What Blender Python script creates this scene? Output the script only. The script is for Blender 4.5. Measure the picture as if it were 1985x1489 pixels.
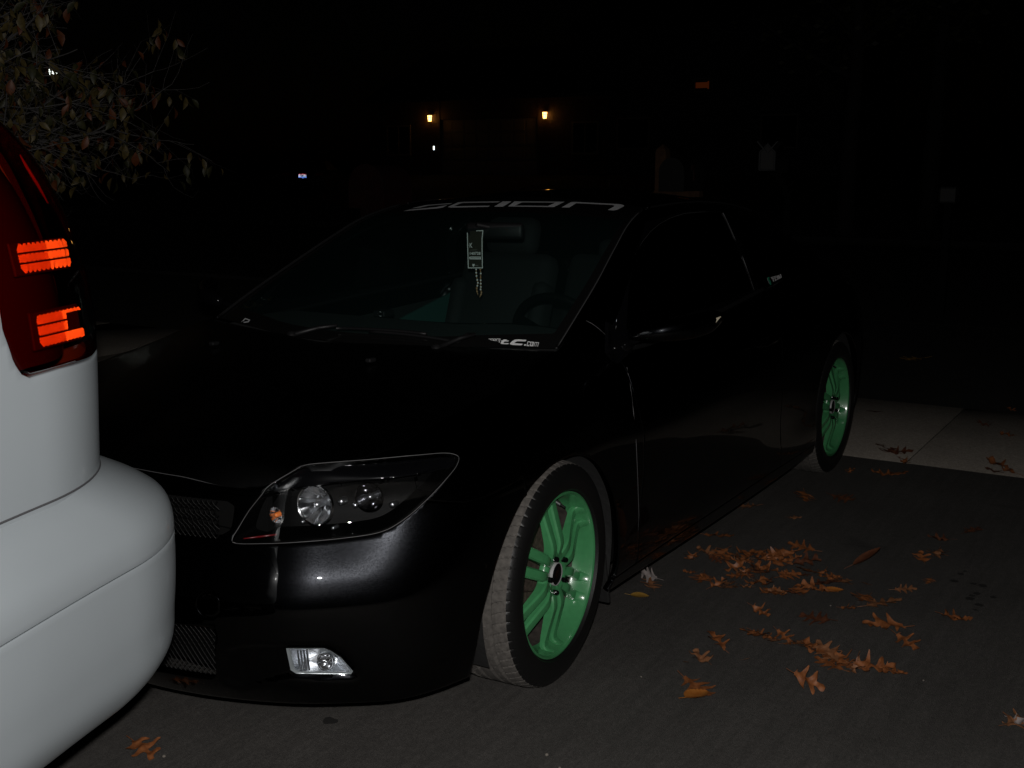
import bpy, bmesh, math, random
import numpy as np
from mathutils import Vector, Matrix
from mathutils.bvhtree import BVHTree
from mathutils.geometry import tessellate_polygon

for _o in list(bpy.data.objects):
    bpy.data.objects.remove(_o)
C = bpy.context.scene.collection
SC = bpy.context.scene
R = math.radians

# ------------------------------------------------------------------ camera, world, light, exposure
CAM = np.array([2.7235, 2.3575, 1.4407])
YAW, PITCH, FPX = 3.68553, -0.184768, 2263.0
FW = np.array([math.cos(PITCH) * math.cos(YAW), math.cos(PITCH) * math.sin(YAW), math.sin(PITCH)])
RT = np.array([math.sin(YAW), -math.cos(YAW), 0.0])
UP = np.cross(RT, FW)
cd = bpy.data.cameras.new('camera')
cam = bpy.data.objects.new('camera', cd)
C.objects.link(cam)
cam.matrix_world = Matrix(((RT[0], UP[0], -FW[0], CAM[0]), (RT[1], UP[1], -FW[1], CAM[1]),
                           (RT[2], UP[2], -FW[2], CAM[2]), (0, 0, 0, 1)))
cd.sensor_width = 36.0
cd.lens = 36.0 * FPX / 1985.0
cd.clip_start, cd.clip_end = 0.02, 600.0
SC.camera = cam

W = bpy.data.worlds.new('World')
SC.world = W
W.use_nodes = True
wn = W.node_tree
for n in list(wn.nodes):
    wn.nodes.remove(n)
sky = wn.nodes.new('ShaderNodeTexSky')
sky.sky_type = 'NISHITA'
sky.sun_disc = False
sky.sun_elevation = R(-4)
sky.sun_rotation = R(200)
bgn = wn.nodes.new('ShaderNodeBackground')
bgn.inputs['Strength'].default_value = 0.0012
won = wn.nodes.new('ShaderNodeOutputWorld')
wn.links.new(sky.outputs[0], bgn.inputs[0])
wn.links.new(bgn.outputs[0], won.inputs[0])

# the photograph is lit by the flash of the camera: a small lamp a hand's width above the lens
fl = bpy.data.lights.new('camera_flash', 'AREA')
fl.shape = 'RECTANGLE'
fl.size, fl.size_y = 0.045, 0.025
fl.energy = 62.0
fl.color = (1.0, 0.97, 0.94)
flo = bpy.data.objects.new('camera_flash', fl)
C.objects.link(flo)
FLASH = CAM + UP * 0.075 - RT * 0.01 + FW * 0.03
flo.matrix_world = Matrix(((RT[0], UP[0], -FW[0], FLASH[0]), (RT[1], UP[1], -FW[1], FLASH[1]),
                           (RT[2], UP[2], -FW[2], FLASH[2]), (0, 0, 0, 1)))

SC.view_settings.view_transform = 'Standard'
SC.view_settings.look = 'None'
SC.view_settings.exposure = 0.0
SC.view_settings.gamma = 1.0
SC.render.engine = 'CYCLES'
SC.cycles.use_denoising = True
SC.cycles.max_bounces = 8
SC.cycles.transparent_max_bounces = 16
SC.cycles.caustics_reflective = True
SC.cycles.sample_clamp_indirect = 8.0


def ray(px, py):
    return FW + RT * ((px - 992.5) / FPX) - UP * ((py - 744.5) / FPX)


def on_plane(px, py, ax, v):
    d = ray(px, py)
    t = (v - CAM[ax]) / d[ax]
    return CAM + d * t


def to_px(V):
    d = np.asarray(V, float) - CAM
    z = d @ FW
    return np.stack([992.5 + FPX * (d @ RT) / z, 744.5 - FPX * (d @ UP) / z], -1)


# ------------------------------------------------------------------ naming
def tag(o, label=None, cat=None, group=None, kind=None):
    if label: o['label'] = label
    if cat: o['category'] = cat
    if group: o['group'] = group
    if kind: o['kind'] = kind
    return o


def empty(name, loc=(0, 0, 0), rz=0.0, parent=None):
    o = bpy.data.objects.new(name, None)
    C.objects.link(o)
    o.location = loc
    o.rotation_euler = (0, 0, rz)
    o.empty_display_size = 0.1
    if parent: o.parent = parent
    return o


def mesh_obj(name, V, F, m, parent=None, smooth=True, loc=None):
    me = bpy.data.meshes.new(name)
    me.from_pydata([tuple(map(float, v)) for v in V], [], [tuple(int(i) for i in f if i >= 0) for f in F])
    me.validate()
    ms = m if isinstance(m, (list, tuple)) else [m]
    for q in ms:
        me.materials.append(q)
    if smooth:
        me.polygons.foreach_set('use_smooth', [True] * len(me.polygons))
    me.update()
    o = bpy.data.objects.new(name, me)
    C.objects.link(o)
    if parent: o.parent = parent
    if loc is not None: o.location = loc
    return o


def dup(o, parent=None):
    c = o.copy()
    C.objects.link(c)
    if parent: c.parent = parent
    for ch in [x for x in bpy.data.objects if x.parent is o]:
        dup(ch, c)
    return c


# ------------------------------------------------------------------ materials
def nt(name):
    m = bpy.data.materials.new(name)
    m.use_nodes = True
    t = m.node_tree
    for n in list(t.nodes):
        t.nodes.remove(n)
    out = t.nodes.new('ShaderNodeOutputMaterial')
    return m, t, out


def pbr(name, col, rough=0.5, metal=0.0, coat=0.0, coat_rough=0.03, spec=0.5, noise=None, bump=None, sub=0.0):
    """noise=(scale, amount, detail) varies the colour; bump=(scale, strength, distance)."""
    m, t, out = nt(name)
    p = t.nodes.new('ShaderNodeBsdfPrincipled')
    p.inputs['Base Color'].default_value = (*col, 1)
    p.inputs['Roughness'].default_value = rough
    p.inputs['Metallic'].default_value = metal
    p.inputs['Coat Weight'].default_value = coat
    p.inputs['Coat Roughness'].default_value = coat_rough
    p.inputs['Specular IOR Level'].default_value = spec
    t.links.new(p.outputs[0], out.inputs[0])
    tc = t.nodes.new('ShaderNodeTexCoord')
    if noise:
        n = t.nodes.new('ShaderNodeTexNoise')
        n.inputs['Scale'].default_value = noise[0]
        n.inputs['Detail'].default_value = noise[2] if len(noise) > 2 else 6
        t.links.new(tc.outputs['Object'], n.inputs['Vector'])
        r = t.nodes.new('ShaderNodeMapRange')
        r.inputs['From Min'].default_value = 0.3
        r.inputs['From Max'].default_value = 0.7
        r.inputs['To Min'].default_value = 1 - noise[1]
        r.inputs['To Max'].default_value = 1 + noise[1]
        t.links.new(n.outputs[0], r.inputs[0])
        mx = t.nodes.new('ShaderNodeVectorMath')
        mx.operation = 'SCALE'
        mx.inputs[0].default_value = col
        t.links.new(r.outputs[0], mx.inputs['Scale'])
        t.links.new(mx.outputs[0], p.inputs['Base Color'])
    if bump:
        n = t.nodes.new('ShaderNodeTexNoise')
        n.inputs['Scale'].default_value = bump[0]
        n.inputs['Detail'].default_value = 8
        t.links.new(tc.outputs['Object'], n.inputs['Vector'])
        b = t.nodes.new('ShaderNodeBump')
        b.inputs['Strength'].default_value = bump[1]
        b.inputs['Distance'].default_value = bump[2]
        t.links.new(n.outputs[0], b.inputs['Height'])
        t.links.new(b.outputs[0], p.inputs['Normal'])
    return m


def glass(name, tint, rough=0.0, refl=1.0, dust=0.0, dust_col=(0.4, 0.9, 0.85)):
    m, t, out = nt(name)
    tr = t.nodes.new('ShaderNodeBsdfTransparent')
    tr.inputs[0].default_value = (*tint, 1)
    g = t.nodes.new('ShaderNodeBsdfGlossy')
    g.inputs['Roughness'].default_value = rough
    g.inputs[0].default_value = (refl, refl, refl, 1)
    lw = t.nodes.new('ShaderNodeLayerWeight')
    lw.inputs['Blend'].default_value = 0.5
    pw = t.nodes.new('ShaderNodeMath'); pw.operation = 'POWER'; pw.inputs[1].default_value = 5.0
    t.links.new(lw.outputs['Facing'], pw.inputs[0])
    f = t.nodes.new('ShaderNodeMapRange')
    f.inputs['To Min'].default_value = 0.045
    f.inputs['To Max'].default_value = 1.0
    t.links.new(pw.outputs[0], f.inputs[0])
    mx = t.nodes.new('ShaderNodeMixShader')
    t.links.new(f.outputs[0], mx.inputs[0])
    t.links.new(tr.outputs[0], mx.inputs[1])
    t.links.new(g.outputs[0], mx.inputs[2])
    if dust:
        df = t.nodes.new('ShaderNodeBsdfDiffuse')
        df.inputs[0].default_value = (*dust_col, 1)
        m2 = t.nodes.new('ShaderNodeMixShader')
        m2.inputs[0].default_value = dust
        t.links.new(mx.outputs[0], m2.inputs[1])
        t.links.new(df.outputs[0], m2.inputs[2])
        mx = m2
    t.links.new(mx.outputs[0], out.inputs[0])
    return m


def glow(name, col, s):
    m, t, out = nt(name)
    e = t.nodes.new('ShaderNodeEmission')
    e.inputs[0].default_value = (*col, 1)
    e.inputs[1].default_value = s
    t.links.new(e.outputs[0], out.inputs[0])
    return m


def paint_black(name, coat=0.75, coat_rough=0.015):
    """black metallic lacquer: dark flakes under a clear coat, with fine sparkle and dust."""
    m, t, out = nt(name)
    p = t.nodes.new('ShaderNodeBsdfPrincipled')
    tc = t.nodes.new('ShaderNodeTexCoord')
    v = t.nodes.new('ShaderNodeTexVoronoi')
    v.inputs['Scale'].default_value = 900.0
    t.links.new(tc.outputs['Object'], v.inputs['Vector'])
    sp = t.nodes.new('ShaderNodeSeparateXYZ')
    t.links.new(v.outputs['Color'], sp.inputs[0])
    r = t.nodes.new('ShaderNodeMapRange')
    r.inputs['To Min'].default_value = 0.0006
    r.inputs['To Max'].default_value = 0.0065
    t.links.new(sp.outputs[0], r.inputs[0])
    cb = t.nodes.new('ShaderNodeCombineXYZ')
    for i, k in enumerate((0.92, 0.98, 1.12)):
        mm = t.nodes.new('ShaderNodeMath')
        mm.operation = 'MULTIPLY'
        mm.inputs[1].default_value = k
        t.links.new(r.outputs[0], mm.inputs[0])
        t.links.new(mm.outputs[0], cb.inputs[i])
    t.links.new(cb.outputs[0], p.inputs['Base Color'])
    p.inputs['Metallic'].default_value = 1.0
    p.inputs['Roughness'].default_value = 0.26
    p.inputs['Coat Weight'].default_value = coat
    p.inputs['Coat Roughness'].default_value = coat_rough
    t.links.new(p.outputs[0], out.inputs[0])
    return m


def asphalt(name, base, patch, streak=True, speck=0.5):
    m, t, out = nt(name)
    p = t.nodes.new('ShaderNodeBsdfPrincipled')
    tc = t.nodes.new('ShaderNodeTexCoord')
    def noise(scale, detail=8, rough=0.6, stretch=None):
        n = t.nodes.new('ShaderNodeTexNoise')
        n.inputs['Scale'].default_value = scale
        n.inputs['Detail'].default_value = detail
        n.inputs['Roughness'].default_value = rough
        if stretch:
            mp = t.nodes.new('ShaderNodeMapping')
            mp.inputs['Rotation'].default_value = (0, 0, stretch[1])
            mp.inputs['Scale'].default_value = stretch[0]
            t.links.new(tc.outputs['Object'], mp.inputs[0])
            t.links.new(mp.outputs[0], n.inputs['Vector'])
        else:
            t.links.new(tc.outputs['Object'], n.inputs['Vector'])
        return n
    def rng(n, a, b, c, d):
        r = t.nodes.new('ShaderNodeMapRange')
        for k, vv in zip(('From Min', 'From Max', 'To Min', 'To Max'), (a, b, c, d)):
            r.inputs[k].default_value = vv
        t.links.new(n.outputs[0], r.inputs[0])
        return r
    def mul(a, b):
        q = t.nodes.new('ShaderNodeMath')
        q.operation = 'MULTIPLY'
        t.links.new(a.outputs[0], q.inputs[0])
        t.links.new(b.outputs[0], q.inputs[1])
        return q
    fac = mul(rng(noise(1.7, 6), 0.3, 0.7, 1 - patch, 1 + patch), rng(noise(420, 2, 0.5), 0.25, 0.75, 1 - speck, 1 + speck))
    fac = mul(fac, rng(noise(38, 8, 0.7), 0.3, 0.7, 0.80, 1.20))
    fac = mul(fac, rng(noise(120, 3, 0.6), 0.25, 0.75, 0.72, 1.28))
    fac = mul(fac, rng(noise(170, 2, 0.5), 0.70, 0.78, 1.0, 1.9))
    if streak:
        fac = mul(fac, rng(noise(5.0, 9, 0.72, ((0.35, 5.0, 1.0), R(-8))), 0.42, 0.75, 0.95, 1.28))
        fac = mul(fac, rng(noise(2.6, 3, 0.5), 0.64, 0.74, 1.0, 0.55))
    sc = t.nodes.new('ShaderNodeVectorMath')
    sc.operation = 'SCALE'
    sc.inputs[0].default_value = base
    t.links.new(fac.outputs[0], sc.inputs['Scale'])
    t.links.new(sc.outputs[0], p.inputs['Base Color'])
    p.inputs['Roughness'].default_value = 0.9
    p.inputs['Specular IOR Level'].default_value = 0.3
    b = t.nodes.new('ShaderNodeBump')
    b.inputs['Strength'].default_value = 0.6
    b.inputs['Distance'].default_value = 0.004
    t.links.new(noise(300, 4).outputs[0], b.inputs['Height'])
    t.links.new(b.outputs[0], p.inputs['Normal'])
    t.links.new(p.outputs[0], out.inputs[0])
    return m


M = {}
M['black'] = paint_black('black_lacquer')
M['dusty_black'] = paint_black('dusty_black_lacquer', 0.5, 0.30)
M['plastic'] = pbr('black_plastic', (0.006, 0.006, 0.0065), 0.5, spec=0.3)
M['gloss_plastic'] = pbr('gloss_black_plastic', (0.0025, 0.0025, 0.003), 0.10, spec=0.4)
M['dark'] = pbr('dark_void', (0.004, 0.004, 0.004), 0.9, spec=0.1)
M['liner'] = pbr('wheel_liner', (0.0035, 0.0035, 0.0035), 0.8, bump=(40, 0.4, 0.01))
M['frit'] = pbr('glass_frit', (0.006, 0.006, 0.006), 0.1)
M['glass'] = glass('windshield_glass', (0.70, 0.80, 0.78), dust=0.0065)
M['side_glass'] = glass('tinted_side_glass', (0.05, 0.06, 0.06))
M['lens'] = glass('clear_lens', (0.93, 0.94, 0.95))
M['chrome'] = pbr('reflector_chrome', (0.85, 0.86, 0.88), 0.13, 1.0)
M['chrome_rough'] = pbr('frosted_chrome', (0.75, 0.77, 0.8), 0.3, 1.0)
M['rim'] = pbr('green_wheel_paint', (0.052, 0.235, 0.090), 0.32, 0.0, 0.7, 0.12, noise=(60, 0.08), bump=(90, 0.05, 0.001))
M['rubber'] = pbr('tyre_rubber', (0.0035, 0.0035, 0.0035), 0.5, bump=(200, 0.2, 0.002))
M['tread'] = pbr('dusty_tread', (0.078, 0.071, 0.064), 0.9, noise=(70, 0.3), bump=(200, 0.3, 0.003))
M['rust'] = pbr('brake_disc', (0.16, 0.12, 0.1), 0.5, 0.6, noise=(90, 0.4))
M['caliper'] = pbr('caliper', (0.16, 0.14, 0.13), 0.6, 0.3)
M['white_vinyl'] = pbr('white_vinyl', (0.85, 0.85, 0.86), 0.6)
M['grey_vinyl'] = pbr('grey_vinyl', (0.55, 0.56, 0.58), 0.5, noise=(300, 0.25))
M['green_vinyl'] = pbr('green_vinyl', (0.02, 0.30, 0.16), 0.5)
M['cloth'] = pbr('dark_seat_cloth', (0.0042, 0.0052, 0.0054), 0.85, bump=(300, 0.3, 0.002))
M['trim'] = pbr('grey_cabin_trim', (0.012, 0.0145, 0.0145), 0.7)
M['light_trim'] = pbr('light_cabin_trim', (0.020, 0.080, 0.068), 0.7)
M['belt'] = pbr('seat_belt_webbing', (0.13, 0.14, 0.155), 0.7)
M['silver'] = pbr('silver_car_paint', (0.35, 0.387, 0.412), 0.5, 0.2, 0.4, 0.08, noise=(3.0, 0.04, 3))
M['silver_groove'] = pbr('panel_gap', (0.06, 0.06, 0.065), 0.8)
M['barrel'] = pbr('dusty_wheel_barrel', (0.040, 0.032, 0.027), 0.8, noise=(40, 0.5))
M['red_lens'] = glass('red_lens', (0.50, 0.125, 0.05))
M['red_body'] = pbr('tail_light_housing', (0.095, 0.001, 0.003), 0.3, 0.0, 0.3)
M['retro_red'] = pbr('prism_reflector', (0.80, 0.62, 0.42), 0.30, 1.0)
M['retro_hot'] = pbr('prism_reflector_hot', (1.0, 1.0, 0.80), 0.285, 1.0)  # brighter copy: the hotter half of the flash return is put into the colour
M['amber'] = pbr('amber_bulb', (0.8, 0.2, 0.03), 0.3)
M['tag_dark'] = pbr('tag_card', (0.028, 0.026, 0.016), 0.6)
M['tag_light'] = pbr('tag_print', (0.82, 0.84, 0.82), 0.6)
M['bead'] = pbr('bead', (0.45, 0.27, 0.14), 0.25)
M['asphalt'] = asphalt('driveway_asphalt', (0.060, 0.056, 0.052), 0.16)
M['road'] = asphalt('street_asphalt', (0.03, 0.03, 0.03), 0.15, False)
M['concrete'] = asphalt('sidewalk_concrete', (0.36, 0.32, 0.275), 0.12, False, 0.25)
M['glint_red'] = pbr('red_lens_glint', (0.55, 0.02, 0.02), 0.4)  # bright red stands in for the glint line on the tail lens
M['edge_glint'] = pbr('pale_edge_glint', (0.050, 0.050, 0.052), 0.5)  # paler tone stands in for the glints on panel edges
M['housing'] = pbr('matt_black_housing', (0.0012, 0.0012, 0.0012), 0.5, spec=0.06)
M['wire'] = pbr('black_wire', (0.0025, 0.0025, 0.0025), 0.4, spec=0.14)
M['dark_chrome'] = pbr('smoked_chrome', (0.22, 0.22, 0.23), 0.09, 1.0)
M['tree_bark'] = pbr('smooth_grey_bark', (0.085, 0.08, 0.078), 0.9, noise=(40, 0.4))
M['dim_white'] = pbr('cap_ring_white', (0.36, 0.36, 0.36), 0.5)
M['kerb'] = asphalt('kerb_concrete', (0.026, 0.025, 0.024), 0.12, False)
M['grass'] = pbr('night_lawn', (0.018, 0.02, 0.010), 0.95, noise=(9, 0.5), bump=(60, 0.8, 0.03))
M['bark'] = pbr('grey_bark', (0.025, 0.023, 0.022), 0.9, noise=(40, 0.4), bump=(70, 0.6, 0.006))
M['brown_wood'] = pbr('stained_post_wood', (0.07, 0.032, 0.012), 0.8, noise=(14, 0.4))
M['grey_metal'] = pbr('grey_painted_metal', (0.005, 0.0055, 0.0055), 0.6)
M['maroon'] = pbr('maroon_painted_metal', (0.028, 0.005, 0.004), 0.7, noise=(8, 0.3))
M['white_wood'] = pbr('white_painted_wood', (0.035, 0.037, 0.039), 0.7)
M['siding'] = pbr('brown_siding', (0.045, 0.022, 0.012), 0.85, noise=(5, 0.3))
M['roofing'] = pbr('roof_shingle', (0.03, 0.03, 0.03), 0.9, noise=(12, 0.4))
M['door_paint'] = pbr('garage_door_paint', (0.16, 0.13, 0.1), 0.7)
M['dark_glass'] = pbr('dark_window_glass', (0.01, 0.01, 0.012), 0.08)
M['warm_glow'] = glow('warm_lamp_glass', (1.0, 0.48, 0.10), 9.0)
M['warm_core'] = glow('warm_bulb', (1.0, 0.75, 0.35), 30.0)
M['white_glow'] = glow('white_lamp_glass', (0.92, 1.0, 0.90), 2.2)
M['amber_glow'] = glow('amber_lit_pane', (1.0, 0.20, 0.03), 0.022)
M['far_paint'] = pbr('dark_far_car_paint', (0.01, 0.01, 0.012), 0.3, 0.3, 0.5)
M['stone'] = pbr('pale_pebble', (0.16, 0.14, 0.12), 0.8)


def leaf_mat(name, a, b, back=None):
    """dry leaf: two tones mixed by noise, darker midrib veins."""
    m, t, out = nt(name)
    p = t.nodes.new('ShaderNodeBsdfPrincipled')
    tc = t.nodes.new('ShaderNodeTexCoord')
    n = t.nodes.new('ShaderNodeTexNoise')
    n.inputs['Scale'].default_value = 55
    n.inputs['Detail'].default_value = 6
    t.links.new(tc.outputs['Object'], n.inputs['Vector'])
    r = t.nodes.new('ShaderNodeValToRGB')
    r.color_ramp.elements[0].position = 0.35
    r.color_ramp.elements[0].color = (*a, 1)
    r.color_ramp.elements[1].position = 0.65
    r.color_ramp.elements[1].color = (*b, 1)
    t.links.new(n.outputs[0], r.inputs[0])
    t.links.new(r.outputs[0], p.inputs['Base Color'])
    p.inputs['Roughness'].default_value = 0.55
    t.links.new(p.outputs[0], out.inputs[0])
    return m


M['oak1'] = leaf_mat('brown_oak_leaf', (0.150, 0.046, 0.013), (0.255, 0.088, 0.028))
M['oak2'] = leaf_mat('tan_oak_leaf', (0.16, 0.060, 0.024), (0.25, 0.112, 0.052))
M['oak3'] = leaf_mat('dark_oak_leaf', (0.066, 0.0193, 0.0088), (0.11, 0.0385, 0.0165))
M['pale_leaf'] = leaf_mat('pale_leaf_back', (0.225, 0.189, 0.18), (0.279, 0.2475, 0.2385))
M['yellow_leaf'] = leaf_mat('yellow_leaf', (0.1925, 0.1045, 0.0165), (0.264, 0.1485, 0.0275))
M['orange_leaf'] = leaf_mat('orange_leaf', (0.31, 0.093, 0.0124), (0.372, 0.1364, 0.0248))
M['tree_leaf1'] = leaf_mat('olive_yellow_leaf', (0.065, 0.047, 0.013), (0.115, 0.085, 0.025))
M['tree_leaf2'] = leaf_mat('red_orange_leaf', (0.095, 0.022, 0.006), (0.13, 0.04, 0.008))
M['tree_leaf3'] = leaf_mat('dark_green_leaf', (0.020, 0.022, 0.006), (0.045, 0.043, 0.013))


# ------------------------------------------------------------------ shape helpers
class MB:
    def __init__(s):
        s.V, s.F, s.I = [], [], []
    def add(s, V, F, mi=0):
        o = len(s.V)
        s.V += [tuple(map(float, v)) for v in V]
        s.F += [tuple(int(i) + o for i in f) for f in F]
        s.I += [mi] * len(F)
    def box(s, c, d, rot=None, mi=0, bev=0.0):
        x, y, z = [q / 2 for q in d]
        if bev > 0:
            b = min(bev, x * .9, y * .9, z * .9)
            pts = []
            bm = bmesh.new()
            bmesh.ops.create_cube(bm, size=1.0)
            for v in bm.verts:
                v.co = Vector((v.co.x * d[0], v.co.y * d[1], v.co.z * d[2]))
            bmesh.ops.bevel(bm, geom=bm.edges[:], offset=b, segments=2, affect='EDGES', profile=0.5)
            bm.verts.index_update()
            V = np.array([v.co[:] for v in bm.verts])
            F = [[v.index for v in f.verts] for f in bm.faces]
            bm.free()
        else:
            V = np.array([(i, j, k) for i in (-x, x) for j in (-y, y) for k in (-z, z)])
            F = [(0, 1, 3, 2), (4, 6, 7, 5), (0, 4, 5, 1), (2, 3, 7, 6), (0, 2, 6, 4), (1, 5, 7, 3)]
        if rot is not None:
            V = V @ np.array(rot).T
        s.add(V + np.array(c), F, mi)
    def tube(s, pts, r, n=8, mi=0, caps=True):
        pts = np.array(pts, float)
        rr = np.broadcast_to(np.asarray(r, float), (len(pts),))
        T = np.gradient(pts, axis=0)
        T /= np.linalg.norm(T, axis=1)[:, None] + 1e-12
        ref = np.array([0, 0, 1.0]) if abs(T[0][2]) < 0.9 else np.array([1.0, 0, 0])
        V = []
        for p, t, q in zip(pts, T, rr):
            a = np.cross(t, ref); a /= np.linalg.norm(a) + 1e-12
            b = np.cross(t, a)
            for k in range(n):
                th = 2 * math.pi * k / n
                V.append(p + q * (a * math.cos(th) + b * math.sin(th)))
        F = []
        for i in range(len(pts) - 1):
            for k in range(n):
                F.append((i * n + k, i * n + (k + 1) % n, (i + 1) * n + (k + 1) % n, (i + 1) * n + k))
        if caps:
            F.append(tuple(range(n)))
            F.append(tuple(range((len(pts) - 1) * n, len(pts) * n)))
        s.add(V, F, mi)
    def lathe(s, prof, n, axis='y', c=(0, 0, 0), mi=0, rot=None, closed=False):
        """prof: list of (r, a) – radius and position along the axis."""
        V, F = [], []
        for r, a in prof:
            for k in range(n):
                th = 2 * math.pi * k / n
                u, v = r * math.cos(th), r * math.sin(th)
                V.append({'y': (u, a, v), 'x': (a, u, v), 'z': (u, v, a)}[axis])
        m = len(prof)
        for i in range(m - 1):
            for k in range(n):
                F.append((i * n + k, i * n + (k + 1) % n, (i + 1) * n + (k + 1) % n, (i + 1) * n + k))
        if closed:
            F.append(tuple(range(n))); F.append(tuple(range((m - 1) * n, m * n)))
        V = np.array(V)
        if rot is not None:
            V = V @ np.array(rot).T
        s.add(V + np.array(c), F, mi)
    def build(s, name, m, parent=None, smooth=False, loc=None, angle=None):
        o = mesh_obj(name, s.V, s.F, m, parent, smooth, loc)
        if len(set(s.I)) > 1 and len(o.data.polygons) == len(s.I):
            o.data.polygons.foreach_set('material_index', s.I)
        if angle is not None:
            bm = bmesh.new(); bm.from_mesh(o.data)
            for e in bm.edges:
                if len(e.link_faces) == 2 and e.calc_face_angle(0) > R(angle):
                    e.smooth = False
            for f in bm.faces: f.smooth = True
            bm.to_mesh(o.data); bm.free()
        return o


def rotm(ax, a):
    return np.array(Matrix.Rotation(a, 3, ax))


def hermite(T, P, t):
    """C1 non-uniform cubic through points P (n, ...) at knots T."""
    T = np.asarray(T, float); P = np.asarray(P, float); t = np.asarray(t, float)
    n = len(T)
    sh = (n - 1,) + (1,) * (P.ndim - 1)
    h = np.diff(T).reshape(sh)
    d = np.diff(P, axis=0) / h
    m = np.zeros_like(P)
    if n == 2:
        m[0] = m[1] = d[0]
    else:
        m[1:-1] = (d[:-1] * h[1:] + d[1:] * h[:-1]) / (h[1:] + h[:-1])
        m[0] = 1.5 * d[0] - 0.5 * m[1]
        m[-1] = 1.5 * d[-1] - 0.5 * m[-2]
    i = np.clip(np.searchsorted(T, t, side='right') - 1, 0, n - 2)
    hh = np.diff(T)[i]
    s = (t - T[i]) / hh
    ex = (len(t),) + (1,) * (P.ndim - 1)
    s = s.reshape(ex); hh = hh.reshape(ex)
    return ((2 * s**3 - 3 * s**2 + 1) * P[i] + (s**3 - 2 * s**2 + s) * hh * m[i]
            + (-2 * s**3 + 3 * s**2) * P[i + 1] + (s**3 - s**2) * hh * m[i + 1])


def chord(P):
    """mean chord-length knots along axis 0 of P (n, k, 3)."""
    d = np.linalg.norm(np.diff(P, axis=0), axis=-1)
    if d.ndim > 1: d = d.mean(axis=1)
    return np.concatenate([[0], np.cumsum(np.maximum(d, 1e-6))])


def grid_faces(nu, nv):
    i = np.arange(nu - 1)[:, None]; j = np.arange(nv - 1)[None, :]
    a = (i * nv + j).ravel()
    return np.stack([a, a + nv, a + nv + 1, a + 1], -1)


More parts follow.
